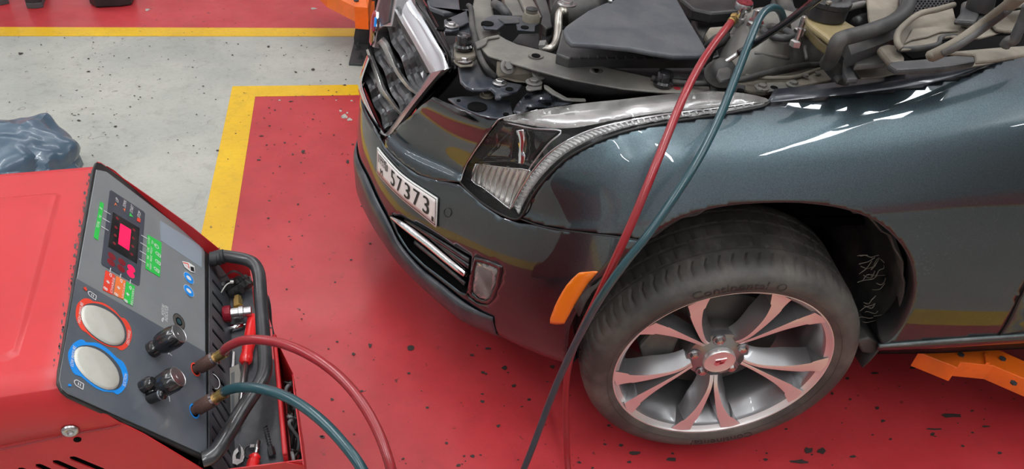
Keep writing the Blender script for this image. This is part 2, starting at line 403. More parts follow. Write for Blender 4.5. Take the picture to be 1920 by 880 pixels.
def floor_mat(name, base, alt, scratch, chip, rough, chip_amt=.54):
    mt = bpy.data.materials.new(name); mt.use_nodes = True; nt = mt.node_tree; b = nt.nodes['Principled BSDF']; N = nt.nodes.new; L = nt.links.new
    tc = N('ShaderNodeTexCoord'); g = N('ShaderNodeNewGeometry'); P = g.outputs['Position']
    def noise(s, d=6, r=.6, src=P, sc3=None):
        n = N('ShaderNodeTexNoise'); n.inputs['Scale'].default_value = s; n.inputs['Detail'].default_value = d; n.inputs['Roughness'].default_value = r
        L(src, n.inputs['Vector']); return n.outputs['Fac']
    def ramp(src, a, c, va=0, vc=1):
        m_ = N('ShaderNodeMapRange'); m_.inputs['From Min'].default_value = a; m_.inputs['From Max'].default_value = c
        m_.inputs['To Min'].default_value = va; m_.inputs['To Max'].default_value = vc; L(src, m_.inputs['Value']); return m_.outputs['Result']
    def mix(f, a, c):
        m_ = N('ShaderNodeMix'); m_.data_type = 'RGBA'; L(f, m_.inputs['Factor'])
        if isinstance(a, tuple): m_.inputs['A'].default_value = (*a, 1)
        else: L(a, m_.inputs['A'])
        m_.inputs['B'].default_value = (*c, 1); return m_.outputs['Result']
    c = mix(ramp(noise(2.2), .35, .7), base, alt)
    c = mix(ramp(noise(14, 8, .7), .52, .78, 0, .5), c, scratch)
    c = mix(ramp(noise(60, 4, .7), .5, .8, 0, .30), c, scratch)
    # thin scratches: warped voronoi edges
    w1 = N('ShaderNodeVectorMath'); w1.operation = 'ADD'; nn = N('ShaderNodeTexNoise'); nn.inputs['Scale'].default_value = 3; L(P, nn.inputs['Vector'])
    L(P, w1.inputs[0]); L(nn.outputs['Color'], w1.inputs[1])
    vo = N('ShaderNodeTexVoronoi'); vo.feature = 'DISTANCE_TO_EDGE'; vo.inputs['Scale'].default_value = 2.3; L(w1.outputs[0], vo.inputs['Vector'])
    edge = ramp(vo.outputs['Distance'], 0, .004, .8, 0)
    mm = N('ShaderNodeMath'); mm.operation = 'MULTIPLY'; L(edge, mm.inputs[0]); L(ramp(noise(4), .5, .6), mm.inputs[1])
    c = mix(mm.outputs[0], c, scratch)
    # dark chips and flecks
    f1 = ramp(noise(34, 2, .5), .70, .715); f2 = ramp(noise(85, 2, .5), .735, .75)
    mx = N('ShaderNodeMath'); mx.operation = 'MAXIMUM'; L(f1, mx.inputs[0]); L(f2, mx.inputs[1])
    m2 = N('ShaderNodeMath'); m2.operation = 'MULTIPLY'; L(mx.outputs[0], m2.inputs[0]); L(ramp(noise(1.3, 3), .46, .6, .15, .9), m2.inputs[1])
    c = mix(m2.outputs[0], c, chip)
    L(c, b.inputs['Base Color'])
    L(ramp(noise(5, 6), .3, .7, rough-.08, rough+.12), b.inputs['Roughness'])
    bp = N('ShaderNodeBump'); bp.inputs['Strength'].default_value = .12; bp.inputs['Distance'].default_value = .003
    L(noise(28, 5), bp.inputs['Height']); L(bp.outputs['Normal'], b.inputs['Normal'])
    b.inputs['Coat Weight'].default_value = .12; b.inputs['Coat Roughness'].default_value = .18
    return mt
M['floor_grey'] = floor_mat('grey_epoxy', (.42, .42, .375), (.31, .325, .295), (.17, .16, .14), (.05, .045, .04), .48)
M['floor_red'] = floor_mat('red_epoxy', (.50, .040, .047), (.36, .018, .023), (.28, .03, .035), (.05, .015, .015), .42)
M['floor_yellow'] = floor_mat('yellow_line_paint', (.74, .46, .002), (.62, .36, .002), (.34, .22, .02), (.16, .11, .03), .4)

# ---------------------------------------------------------------- setting
def slab(name, pts, z0, z1, mt, parent=None, **k):
    return prism_pts(name, [Vector((x, y, z1)) for x, y in pts], (0, 0, z0-z1), mt, parent, bevel=0, **k)
X0, X1, Y0, Y1 = -6.0, 7.0, -6.0, 6.5
fl = slab('floor', [(X0, Y0), (X1, Y0), (X1, Y1), (X0, Y1)], -.1, 0, M['floor_grey']); fl['kind'] = 'structure'
HH = 4.2
for nm, c, hx, hy, hz, mm in (('wall_left', (X1+.05, .25, HH/2), .05, 6.35, HH/2, 'wall_light'), ('wall_right', (X0-.05, .25, HH/2), .05, 6.35, HH/2, 'wall'),
                              ('wall_far', (.5, Y0-.05, HH/2), 6.6, .05, HH/2, 'wall_light'), ('wall_near', (.5, Y1+.05, HH/2), 6.6, .05, HH/2, 'wall_light'), ('ceiling', (.5, .25, HH+.05), 6.6, 6.35, .05, 'ceil')):
    o = box(nm, c, hx, hy, hz, M[mm]); o['kind'] = 'structure'
def F2(px, py): v = W(px, py, z=0); return Vector((v.x, v.y))
# bay line directions on the floor from the visible marks
cA, cB = F2(436, 162.5), F2(669, 159.8); hd = (cB-cA).normalized()      # along -x
vd = (F2(362, 430)-cA).normalized()                                      # along +y
vd = Vector((-hd.y, hd.x)) if Vector((-hd.y, hd.x)).dot(vd) > 0 else Vector((hd.y, -hd.x))
TW = .102
def q2(o, a, b, c, d): return [tuple(o+hd*s+vd*t) for s, t in ((a, c), (b, c), (b, d), (a, d))]
slab('red_paint', q2(cA, TW, 5.4, TW, 2.66), 0, .0012, M['floor_red'], fl)
farA = F2(0, 51.4)-cA; fs, ft = farA.dot(hd), farA.dot(vd)
f2 = (F2(0, 68)-cA).dot(vd)
slab('red_paint', q2(cA, -4.5, 5.6, ft-3.2, ft), 0, .0012, M['floor_red'], fl)
yl = M['floor_yellow']
slab('yellow_line', q2(cA, 0, 5.5, 0, TW), 0, .0022, yl, fl)
slab('yellow_line', q2(cA, 0, TW, TW, 2.66), 0, .0022, yl, fl)
slab('yellow_line', q2(cA, -4.5, 5.6, ft, f2), 0, .0022, yl, fl)
slab('yellow_line', q2(cA, 0, 5.5, 2.66, 2.66+TW), 0, .0022, yl, fl)
slab('yellow_line', q2(cA, -4.5, 5.5, 4.3, 4.3+TW), 0, .0022, yl, fl)
slab('red_paint', q2(cA, -4.5, 5.4, 4.3+TW, 6.2), 0, .0012, M['floor_red'], fl)
# a few chips and spills that can be told apart
def chips(name, spots, z, mt):
    V, F = [], []
    for x, y, rx, ry in spots:
        n = 9; o = len(V); c = W(x, y, z=z)
        for i in range(n):
            a = 2*PI*i/n; k = random.uniform(.6, 1.25); p = W(x+math.cos(a)*rx*k, y+math.sin(a)*ry*k, z=z); V.append(p)
        F.append(tuple(range(o, o+n)))
    o = finish(name, V, F, mt, fl, flip_out=False); orient(o, (0, 0, 10)); o['kind'] = 'stuff'; o['label'] = 'dark specks and chips scattered on the painted floor' if mt is not M['floor_grey'] else 'bare grey patches where the red paint has chipped'
M['speck'] = mat('dark_fleck', (.035, .025, .022), .6)
sp = [(770, 652, 9, 5), (694, 648, 4, 4), (885, 666, 5, 2), (915, 654, 7, 2), (166, 110, 3, 1.5), (568, 284, 4, 3), (652, 303, 3, 3), (38, 100, 5, 2), (166, 134, 4, 1.5), (504, 87, 3, 2),
      (1516, 845, 8, 6), (1541, 846, 8, 6), (1785, 780, 22, 4), (1600, 857, 8, 3), (1258, 862, 12, 5), (1436, 862, 5, 3), (1560, 738, 3, 3), (1645, 765, 4, 3), (1036, 688, 5, 4), (945, 690, 6, 4),
      (1165, 835, 5, 3), (1192, 850, 12, 4), (1500, 866, 18, 4), (1712, 690, 7, 2), (1640, 700, 7, 2), (646, 159.5, 4, 1.5), (216, 237, 5, 1.5), (148, 226, 4, 1.5), (586, 130, 4, 2), (554, 135, 3, 1.5),
      (490, 255, 5, 1.2), (485, 300, 4, 1.5), (505, 236, 3, 1.2), (408, 282, 4, 1.2), (545, 190, 4, 1.5), (1750, 805, 16, 2), (1850, 800, 10, 2)]
for _ in range(170):
    x, y = random.uniform(0, 660), random.uniform(70, 300)
    if x < 130 and y > 220: continue
    s = random.uniform(.6, 1.7); sp.append((x, y, s*1.3, s*.6))
for _ in range(110):
    x, y = random.uniform(600, 1900), random.uniform(640, 878)
    s = random.uniform(.8, 3.2)**1.1; sp.append((x, y, s*1.3, s*.8))
for _ in range(40):
    x, y = random.uniform(480, 700), random.uniform(200, 640)
    s = random.uniform(.8, 2.2); sp.append((x, y, s*1.3, s*.7))
chips('floor_speck', sp, .0030, M['speck'])
chips('bare_patch', [(645, 218, 8, 4), (638, 208, 3, 2), (651, 212, 2, 2), (524, 188, 3, 1.5), (659, 189, 3, 1.5), (276, 18, 5, 2.5), (588, 16, 7, 2.5), (630, 188, 2, 1), (655, 224, 5, 3)], .0026, M['floor_grey'])

LPN = ['over the rear of the car', 'over the open engine bay', 'behind the camera', 'over the grey walkway', 'over the far side of the car', 'over the far red bay', 'in the near left corner', 'in the near right corner', 'by the far left corner, added to brighten the wall there', 'by the left wall']
for (x, y, z, ln, a), wh_ in zip(LAMPS, LPN):
    t = thing('ceiling_lamp', 'fluorescent batten lamp hanging from the ceiling '+wh_, 'lamp', (x, y, z), 'ceiling lamps over the bays')
    ex, ey, ez = Vector((math.cos(a), math.sin(a), 0)), Vector((-math.sin(a), math.cos(a), 0)), Vector((0, 0, 1))
    c = Vector((x, y, z))
    box('lamp_body', c+ez*.06, ln/2, .06, .03, M['lampbody'], t, ax=(ex, ey, ez))
    ld = bpy.data.lights.new('tube_light', 'AREA'); ld.shape = 'RECTANGLE'; ld.size = ln; ld.size_y = .07; ld.energy = LAMP_POWER; ld.color = (.95, .98, 1)
    lo = bpy.data.objects.new('tube_light', ld); COL.objects.link(lo); lo.parent = t; lo.location = (0, 0, .0); lo.rotation_euler = (0, 0, a)
    lu = bpy.data.objects.new('tube_light', ld.copy()); lu.data.energy = LAMP_POWER*1.3; COL.objects.link(lu); lu.parent = t; lu.location = (0, 0, .10); lu.rotation_euler = (PI, 0, -a)
    for s in (-1, 1):
        tube('hanger_wire', [c+ex*s*ln*.4+ez*.09, c+ex*s*ln*.4+ez*(HH-z)], .003, M['steel'], t, seg=6, sub=1)

# ================================================================ CAR
car = thing('car', 'dark blue-grey metallic sedan with its bonnet open and front corner facing the camera', 'car', (0, 0, 0))
# body skin: plan curve x rows of (height, inset)
GP = [(.72, -.35), (.80, -.17), (.825, 0), (.79, .17), (.72, .33), (.61, .485), (.51, .64), (.43, .755), (.35, .845), (.24, .89), (.1, .90), (-.15, .90), (-.45, .895), (-.9, .89), (-1.4, .88)]
PR = {0: [(.86, .30), (.80, .045), (.70, .034), (.60, .036), (.57, .016), (.46, 0), (.34, .004), (.245, .03), (.225, .12)],
      5: [(.86, .25), (.805, .024), (.71, .027), (.625, .036), (.60, .018), (.48, 0), (.34, .002), (.235, .026), (.215, .12)],
      6: [(.90, .25), (.855, .03), (.76, .022), (.665, .026), (.633, .014), (.50, 0), (.36, .006), (.25, .036), (.23, .12)],
      7: [(.945, .28), (.90, .08), (.80, .02), (.69, .014), (.664, .008), (.53, .0), (.40, .010), (.285, .045), (.265, .12)],
      8: [(.975, .34), (.935, .12), (.865, .035), (.745, .006), (.712, 0), (.59, .0), (.45, .01), (.325, .045), (.305, .12)],
      9: [(.985, .40), (.948, .15), (.90, .055), (.80, .008), (.73, 0), (.60, 0), (.46, .01), (.34, .035), (.32, .12)],
      10: [(.99, .42), (.955, .16), (.912, .06), (.82, .010), (.73, 0), (.60, 0), (.46, .01), (.34, .035), (.32, .12)],
      11: [(1.01, .42), (.982, .16), (.935, .06), (.83, .010), (.73, 0), (.60, 0), (.46, .01), (.34, .035), (.32, .12)],
      12: [(1.08, .42), (1.045, .16), (.975, .055), (.85, .014), (.74, .003), (.60, .0), (.46, .006), (.34, .022), (.32, .12)],
      13: [(1.14, .42), (1.10, .15), (1.0, .05), (.86, .014), (.75, .003), (.60, .0), (.46, .006), (.34, .022), (.32, .12)],
      14: [(1.17, .42), (1.13, .15), (1.01, .05), (.86, .014), (.75, .003), (.60, .0), (.46, .006), (.34, .022), (.32, .12)]}
for k in (1, 2, 3, 4): PR[k] = PR[0]
CP = np.zeros((15, 9, 3))
for k in range(15):
    a = np.array(GP[max(k-1, 0)]); b = np.array(GP[min(k+1, 14)]); t = b-a; n = np.array([t[1], -t[0]]); n /= np.linalg.norm(n)
    for j, (z, ins) in enumerate(PR[k]): CP[k, j] = (GP[k][0]-n[0]*ins, GP[k][1]-n[1]*ins, z)
def crw(t, n):
    i = np.clip(t.astype(int), 0, n-2); f = t-i
    wts = np.stack([-.5*f+f**2-.5*f**3, 1-2.5*f**2+1.5*f**3, .5*f+2*f**2-1.5*f**3, -.5*f**2+.5*f**3], -1)
    idx = np.stack([np.clip(i-1, 0, n-1), i, np.clip(i+1, 0, n-1), np.clip(i+2, 0, n-1)], -1)
    return wts, idx
def Sa(uv):
    uv = np.atleast_2d(np.array(uv, float)); wu, iu = crw(np.clip(uv[:, 0], 0, 14-1e-9), 15); wv, iv = crw(np.clip(uv[:, 1], 0, 8-1e-9), 9)
    return np.einsum('ni,nj,nijk->nk', wu, wv, CP[iu[:, :, None], iv[:, None, :]])
def SN(uv):
    uv = np.atleast_2d(np.array(uv, float)); e = 1e-3
    du = Sa(uv+[e, 0])-Sa(uv-[e, 0]); dv = Sa(uv+[0, e])-Sa(uv-[0, e]); n = np.cross(dv, du); n /= np.linalg.norm(n, axis=1)[:, None]+1e-12
    return n
_nu, _nv = 14*20, 8*14
_uv = np.array([(14*i/_nu, 8*j/_nv) for i in range(_nu+1) for j in range(_nv+1)])
_sv = Sa(_uv); _sf = []
for i in range(_nu):
    for j in range(_nv):
        a = i*(_nv+1)+j; b = a+_nv+1; _sf += [(a, b, b+1), (a, b+1, a+1)]
BV = BVHTree.FromPolygons([Vector(v) for v in _sv], _sf)
_n = SN([(10, 4)])[0]; NS = 1 if _n[1] > 0 else -1
def hit(px, py):
    d = ray(px, py).normalized(); loc, nrm, idx, dist = BV.ray_cast(CAM, d)
    if loc is None: 
        # just past the silhouette: nearest surface point to the ray
        best = None
        for t in np.linspace(.8, 2.6, 40):
            p = CAM+d*t; l, n_, i_, ds = BV.find_nearest(p)
            if best is None or ds < best[0]: best = (ds, l, i_)
        loc, idx = best[1], best[2]
    f = _sf[idx]; A, B, C_ = (Vector(_sv[i]) for i in f)
    v0, v1, v2 = B-A, C_-A, loc-A; d00, d01, d11, d20, d21 = v0.dot(v0), v0.dot(v1), v1.dot(v1), v2.dot(v0), v2.dot(v1)
    den = d00*d11-d01*d01; q = (d11*d20-d01*d21)/den; r_ = (d00*d21-d01*d20)/den
    uv = _uv[f[0]]*(1-q-r_)+_uv[f[1]]*q+_uv[f[2]]*r_
    return loc, uv
def hp(px, py, off=0):
    """point seen at a pixel, lying off metres outside (+) or inside (-) the body skin"""
    loc, uv = hit(px, py)
    if not off: return Vector(loc)
    n = Vector(SN([uv])[0])*NS; d = ray(px, py).normalized(); c = max(.3, abs(n.dot(d)))
    return Vector(loc)-d*(off/c)
def skin_uv(name, outer, holes, step, mt, parent, off=0, solid=.004, fn=None, **k):
    v, f = cdt_mesh(outer, holes, step)
    P = Sa(v)
    if off or fn: P = P+SN(v)*NS*(np.array([fn(*q) for q in v])[:, None] if fn else off)
    o = finish(name, [Vector(p) for p in P], f, mt, parent, smooth=True, flip_out=False, solid=solid, **k)
    orient(o, Vector((.4, 6, 1.2)) if False else CAM); return o
def skin_px(name, outer, holes, step, mt, parent, off=0, solid=.004, dome=0, **k):
    v, f = cdt_mesh(outer, holes, step)
    if dome:
        bd = np.array(densify(outer, 4)); 
        def oo(q): d = math.sqrt(np.min((bd[:, 0]-q[0])**2+(bd[:, 1]-q[1])**2)); return off+dome*(min(d/6, 1)-1)
    else: oo = lambda q: off
    P = [hp(q[0], q[1], oo(q)) for q in v]
    o = finish(name, P, f, mt, parent, smooth=True, flip_out=False, solid=solid, **k); orient(o, CAM); return o
def UV(px, py): return tuple(float(a) for a in hit(px, py)[1])

# outlines in photo pixels
ARCH = [(1063, 650), (1068, 612), (1090, 570), (1120, 530), (1155, 492), (1205, 452), (1245, 425), (1290, 403), (1350, 387), (1420, 380), (1490, 379), (1560, 386), (1610, 399), (1650, 418), (1685, 450), (1707, 485), (1716, 525), (1712, 565), (1697, 603), (1678, 630), (1655, 649)]
ARCH = [tuple(p) for p in smooth_poly(ARCH, 4)]
HL_TOP = [(863, 342), (872, 315), (887, 289), (910, 256), (928, 232), (943, 221), (1008, 206), (1080, 195), (1160, 187), (1250, 177), (1330, 171), (1395, 175), (1436, 184), (1443, 191)]
HL_BOT = [(1443, 191), (1425, 201), (1350, 215), (1270, 227), (1200, 240), (1150, 254), (1105, 273), (1062, 298), (1025, 333), (997, 370), (974, 410)]
HL_LOW = [(974, 410), (940, 402), (905, 381), (881, 361), (863, 342)]
HL_BOT_S = smooth_poly(HL_BOT, 3)
SEAM = [(974, 410), (1010, 423), (1049, 431), (1100, 438), (1155, 444), (1205, 452)]
CREASE = [(722, 276), (750, 304), (783, 328), (820, 339), (861, 347), (905, 385), (939, 408), (974, 419)]
# --- fender
ia = min(range(len(ARCH)), key=lambda i: math.dist(ARCH[i], (1205, 452)))
ftop = [(1443, 193), (1500, 186), (1570, 179), (1650, 170), (1742, 157), (1810, 140), (1868, 118), (1920, 92)]
DSEAM = [(2010, 330), (1960, 440), (1920, 541), (1908, 564), (1887, 607), (1871, 631)]
fo = ftop+[(2000, 50), (2060, 40)]+[(2060, 200)]+smooth_poly(DSEAM, 3)+[(1760, 640), (1655, 649)]+list(reversed(ARCH[ia:]))+[(a, b-1) for a, b in reversed(SEAM)][1:]+list(reversed(HL_BOT_S))[1:-1]
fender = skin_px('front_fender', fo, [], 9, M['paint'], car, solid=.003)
tag(fender, 'dark blue-grey metallic fender arching over the wheel')
far_ = fender.copy(); COL.objects.link(far_); far_.location.y *= -1; far_.scale = (1, -1, 1); far_['label'] = 'far-side front fender beyond the engine bay'
# returned lip inside the wheel arch
V, F = [], []
for i, (x, y) in enumerate(ARCH):
    p = hp(x, y); V += [p, p+Vector((0, -.022, .004)), p+Vector((0, -.05, .03))]
    if i: a = 3*(i-1); b = 3*i; F += [(a, a+1, b+1, b), (a+1, a+2, b+2, b+1)]
finish('arch_lip', V, F, M['black'], car, smooth=True, solid=.002)
# fender flange (top inward band) and door, sill
def band(name, A, B, mt, parent, zA=None, thick=.003, n=None, mid=None, **k):
    """sheet between two 3D polylines"""
    n = n or 24
    SA = [crp(A, (len(A)-1)*i/n) for i in range(n+1)]; SB = [crp(B, (len(B)-1)*i/n) for i in range(n+1)]
    V, F = [], []
    for a, b in zip(SA, SB): V += [a, b] if not mid else [a, (a+b)/2+Vector(mid), b]
    c = 3 if mid else 2
    for i in range(n):
        for j in range(c-1): F.append((i*c+j, i*c+j+1, i*c+c+j+1, i*c+c+j))
    o = finish(name, V, F, mt, parent, smooth=True, flip_out=False, solid=thick, **k); orient(o, CAM); return o
fa = [hp(x, y) for x, y in [(1438, 192), (1500, 186), (1570, 179), (1650, 170), (1742, 157), (1810, 140), (1868, 118)]]
fb_px = [(1452, 167), (1510, 161), (1575, 153), (1655, 143), (1745, 131), (1812, 122), (1868, 114)]
fb = [W(x, y, z=a.z+.006) for (x, y), a in zip(fb_px, fa)]
band('fender_flange', fa, fb, M['bluegrey'], car)
_ds = [UV(a+5, b+1) for a, b in smooth_poly([(2060, 120), (2050, 200)]+DSEAM, 3)]
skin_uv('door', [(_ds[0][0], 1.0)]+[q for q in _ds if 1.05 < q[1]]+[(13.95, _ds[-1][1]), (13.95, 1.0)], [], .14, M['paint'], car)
sill_t = [(1648, 651), (1760, 642), (1876, 634), (2100, 620), (2300, 612)]
sill_b = [(1640, 662), (1760, 661), (1876, 655), (2100, 645), (2300, 640)]
A_ = [hp(x, y, -.004) for x, y in sill_t]; B_ = [W(x, y, y=.845) for x, y in sill_b]
band('side_sill', A_, B_, M['paint'], car, thick=.01)
tube('sill_trim', [hp(x, y-2, .002) for x, y in sill_t], .0042, M['sill_trim'], car, seg=8, sub=3)
band('underbody_flange', B_, [p+Vector((0, -.35, -.01)) for p in B_], M['void'], car)
prism_pts('mud_flap', [W(x, y, y=.86) for x, y in [(1606, 640), (1630, 634), (1656, 646), (1652, 656), (1634, 664), (1617, 662)]], (0, -.12, 0), M['rubber'], car, bevel=.004)
# --- nose panel between grille and headlight
nose = [(722, 262), (742, 240), (765, 222), (790, 198), (812, 182), (838, 193), (880, 207), (915, 222), (941, 221), (927, 233), (910, 256), (887, 289), (872, 315), (863, 342)]+list(reversed(CREASE[:5]))[1:]
skin_px('nose_panel', nose, [], 7, M['paint'], car)
# --- bumper skin
NARROW = [(733, 403), (752, 406), (776, 419), (812, 439), (850, 461), (885, 481), (881, 520), (874, 552), (862, 548), (830, 523), (795, 497), (765, 468), (745, 437)]
FOG = [(888, 482), (912, 488), (941, 500), (935, 535), (923, 562), (913, 572), (893, 568), (875, 553), (880, 520)]
uvc = [UV(x, y) for x, y in CREASE[::1]]
top = [(0, 4), (1.2, 4), (2.4, 4), (3.2, 4)]+uvc+[UV(x, y) for x, y in SEAM[1:]]
archL = [UV(x, y) for x, y in reversed(ARCH[:ia])]
archL = [q for q in archL if q[1] < 7.2]
bot = [(archL[-1][0], 7.3), (7, 7.3), (6, 7.3), (5, 7.3), (4, 7.3), (3, 7.3), (2, 7.3), (1, 7.3), (0, 7.3)]
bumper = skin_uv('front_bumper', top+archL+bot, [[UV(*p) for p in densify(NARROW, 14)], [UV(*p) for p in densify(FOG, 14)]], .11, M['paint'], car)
tag(bumper, 'dark glossy bumper cover, dusty and wrapping round the corner')
skin_uv('bumper_underside', [(0, 7.25), (archL[-1][0], 7.25), (archL[-1][0], 7.98), (0, 7.98)], [], .15, M['lip'], car)
# intake cavity
def cavity(name, poly, depth, mt, parent):
    P = densify(poly, 8); V = []; n = len(P); cx = sum(p[0] for p in P)/n; cy = sum(p[1] for p in P)/n
    for x, y in P: V += [hp(x, y, -.001), hp(x, y, -.001)+Vector((-.75, -.6, 0)).normalized()*depth]
    F = [(2*i, 2*i+1, 2*((i+1) % n)+1, 2*((i+1) % n)) for i in range(n)]+[tuple(2*i+1 for i in range(n))]
    return finish(name, V, F, mt, parent, flip_out=False)
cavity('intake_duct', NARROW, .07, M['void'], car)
for k_, (a, b) in enumerate([((760, 414), (880, 489)), ((766, 424), (879, 500)), ((772, 438), (876, 516)), ((778, 455), (872, 533))]):
    tube('intake_bar', [hp(a[0], a[1], -.018), hp((a[0]+b[0])/2, (a[1]+b[1])/2-1, -.018), hp(b[0], b[1], -.018)], .0042, M['slat'], car, seg=6, sub=5, flat=2)
ch = tube('bumper_trim', [hp(x, y, o) for x, y, o in [(733, 407, 0), (752, 419, .006), (776, 436, .008), (805, 458, .008), (835, 483, .008), (858, 502, .007), (873, 514, .004)]], [.004, .009, .011, .011, .011, .010, .008], M['chrome'], car, seg=12, sub=6)
tag(ch, 'polished chrome strip across the lower intake')
# lower lip
lt = [UV(x, y) for x, y in [(690, 330), (708, 370), (730, 412), (752, 455), (790, 500), (830, 532), (865, 560), (893, 579), (925, 594)]]
lt = [(.5, 5.6), (1.4, 5.5), (2.3, 5.45)]+[q for q in lt if q[0] > 2.4]
V, F = [], []
NL = 60
LT = [crp([Vector(p) for p in lt], (len(lt)-1)*i/NL) for i in range(NL+1)]
for i, q in enumerate(LT):
    vb = 7.35
    fade = min(1, (NL-i)/10)
    for r_, o_ in ((0, .002), (.12, .012), (.5, .020), (.85, .024), (1, .016), (1.12, 0)):
        uv = [(q.x, q.y+(vb-q.y)*r_)]; p = Vector(Sa(uv)[0])+Vector(SN(uv)[0])*NS*(o_*fade+.001); V.append(p)
    if i: F += [((i-1)*6+j, (i-1)*6+j+1, i*6+j+1, i*6+j) for j in range(5)]
o = finish('bumper_lip', V, F, M['lip'], car, smooth=True, flip_out=False, solid=.003); orient(o, CAM)
tag(o, 'scuffed dark lower lip of the bumper')
# parking sensor
for x, y, r_ in ((839, 399, 8.5),):
    P = [hp(x+math.cos(a)*r_*.8, y+math.sin(a)*r_, .0012) for a in np.linspace(0, 2*PI, 17)[:-1]]
    tube('sensor_ring', P+[P[0]], .0007, M['ink'], car, seg=5, sub=2)
# seam between bumper and fender, and door gap
tube('panel_gap', [hp(x, y, .0005) for x, y in SEAM], .0016, M['ink'], car, seg=6, sub=4)
tube('door_gap', [hp(x+2, y, .0) for x, y in DSEAM[1:]], .0020, M['ink'], car, seg=6, sub=4)
# fog lamp
fg = thing_l = bpy.data.objects.new('fog_lamp', None); COL.objects.link(fg); fg.parent = car
tag(fg, 'small clear corner lamp at the end of the intake')
cavity('lamp_bowl', FOG, .03, M['rim_grey'], fg)
skin_px('lamp_bezel', FOG, [[(892, 490), (911, 495), (934, 504), (929, 535), (918, 560), (911, 565), (896, 561), (883, 549), (887, 520)]], 5, M['gloss_black'], fg, off=.001)
skin_px('reflector', [(908, 500), (916, 506), (922, 540), (915, 556), (904, 552), (903, 530)], [], 6, M['chrome'], fg, off=-.012)
skin_px('lamp_lens', [(892, 490), (911, 495), (934, 504), (929, 535), (918, 560), (911, 565), (896, 561), (883, 549), (887, 520)], [], 5, M['hazy_lens'], fg, off=.0, dome=.003, solid=.002)
# side marker
mk = skin_px('side_marker', smooth_poly([(1031, 607), (1036, 585), (1047, 560), (1062, 535), (1080, 516), (1090, 511), (1118, 510), (1119, 513), (1104, 530), (1088, 555), (1073, 580), (1060, 604), (1055, 608)], 2, True), [], 5, M['amber'], car, off=.004, solid=.006, dome=.002)
tag(mk, 'orange side marker lamp ahead of the wheel')
# licence plate, bent round the bumper
PL_T = smooth_poly([(707, 276), (717, 289), (731, 305), (748, 323), (770, 340), (796, 357), (819, 372)], 3)
PL_B = smooth_poly([(706, 324), (716, 337), (730, 352), (746, 368), (768, 387), (794, 408), (817, 427)], 3)
def plate_pt(s, t, off):
    a = crp([Vector(p) for p in PL_T], s*(len(PL_T)-1)); b = crp([Vector(p) for p in PL_B], s*(len(PL_B)-1)); q = a*(1-t)+b*t
    return hp(q.x, q.y, off)
lp = bpy.data.objects.new('license_plate', None); COL.objects.link(lp); lp.parent = car; tag(lp, 'white license plate reading M 57373, bent in the middle')
NX, NY = 26, 6
def plate_sheet(name, s0, s1, t0, t1, off, mt, solid):
    V = [plate_pt(s0+(s1-s0)*i/NX, t0+(t1-t0)*j/NY, off) for i in range(NX+1) for j in range(NY+1)]
    F = [(i*(NY+1)+j, (i+1)*(NY+1)+j, (i+1)*(NY+1)+j+1, i*(NY+1)+j+1) for i in range(NX) for j in range(NY)]
    o = finish(name, V, F, mt, lp, smooth=True, flip_out=False, solid=solid); orient(o, CAM)
plate_sheet('plate_backing', -.0, 1.0, -.0, 1.0, .006, M['white'], .004)
plate_sheet('plate_border', .02, .98, .05, .95, .0068, M['ink'], .001)
plate_sheet('plate_face', .03, .97, .08, .92, .0076, M['plate'], .001)
parts = []
def ptext(s, sc_, tc_, w_, h_):
    v, f = text_vf(s, lambda x, y: plate_pt(sc_+x, tc_-y, .0088), w_, h_); parts.append((v, f))
for i, ch_ in enumerate('57373'):
    for dx in (-.004, .004): ptext(ch_, .395+i*.115+dx, .50, .070, .62)
ptext('M', .145, .76, .055, .24); ptext('M', .150, .76, .055, .24)
ptext('DUBAI', .175, .42, .15, .12)
def prect(s0, s1, t0, t1):
    parts.append(([plate_pt(s0, t0, .0088), plate_pt(s1, t0, .0088), plate_pt(s1, t1, .0088), plate_pt(s0, t1, .0088)], [(0, 1, 2, 3)]))
for r_ in [(.06, .075, .16, .50), (.09, .26, .16, .20), (.10, .115, .22, .34), (.13, .20, .24, .28), (.13, .145, .28, .34), (.17, .185, .24, .34), (.21, .225, .20, .34), (.24, .255, .14, .52), (.27, .285, .22, .48), (.925, .955, .72, .88)]: prect(*r_)
v, f = join_vf(parts); o = finish('plate_lettering', v, f, M['ink'], lp, flip_out=False); orient(o, CAM)

# ---------------------------------------------------------------- headlight
hl = bpy.data.objects.new('headlight', None); COL.objects.link(hl); hl.parent = car; tag(hl, 'swept-back headlight with clear dusty lens and ribbed light strip')
HLO = smooth_poly(HL_TOP, 2)+HL_BOT_S[1:]+smooth_poly(HL_LOW, 2)[1:-1]
# bowl
P = densify(HLO, 9); n = len(P); V = []
for x, y in P: V += [hp(x, y, -.002), hp(x, y, -.040)]
F = [(2*i, 2*i+1, 2*((i+1) % n)+1, 2*((i+1) % n)) for i in range(n)]
v2, f2_ = cdt_mesh(HLO, [], 14); o_ = len(V); V += [hp(x, y, -.040) for x, y in v2]; F += [tuple(i+o_ for i in q) for q in f2_]
finish('housing', V, F, M['gloss_black'], hl, smooth=False, flip_out=False)
# chrome top shelf, running back to the tip
SH_IN = [(945, 226), (975, 231), (1010, 238), (1050, 241), (1090, 238), (1140, 228), (1200, 217), (1280, 207), (1350, 200), (1410, 196)]
SHELF = [(1425, 188), (1385, 180), (1325, 176), (1250, 182), (1160, 192), (1080, 200), (1008, 211), (950, 223)]
skin_px('top_shelf', smooth_poly(SH_IN, 2)+smooth_poly(SHELF, 2)[1:], [], 8, M['dusty_chrome'], hl, off=-.010, dome=.006)
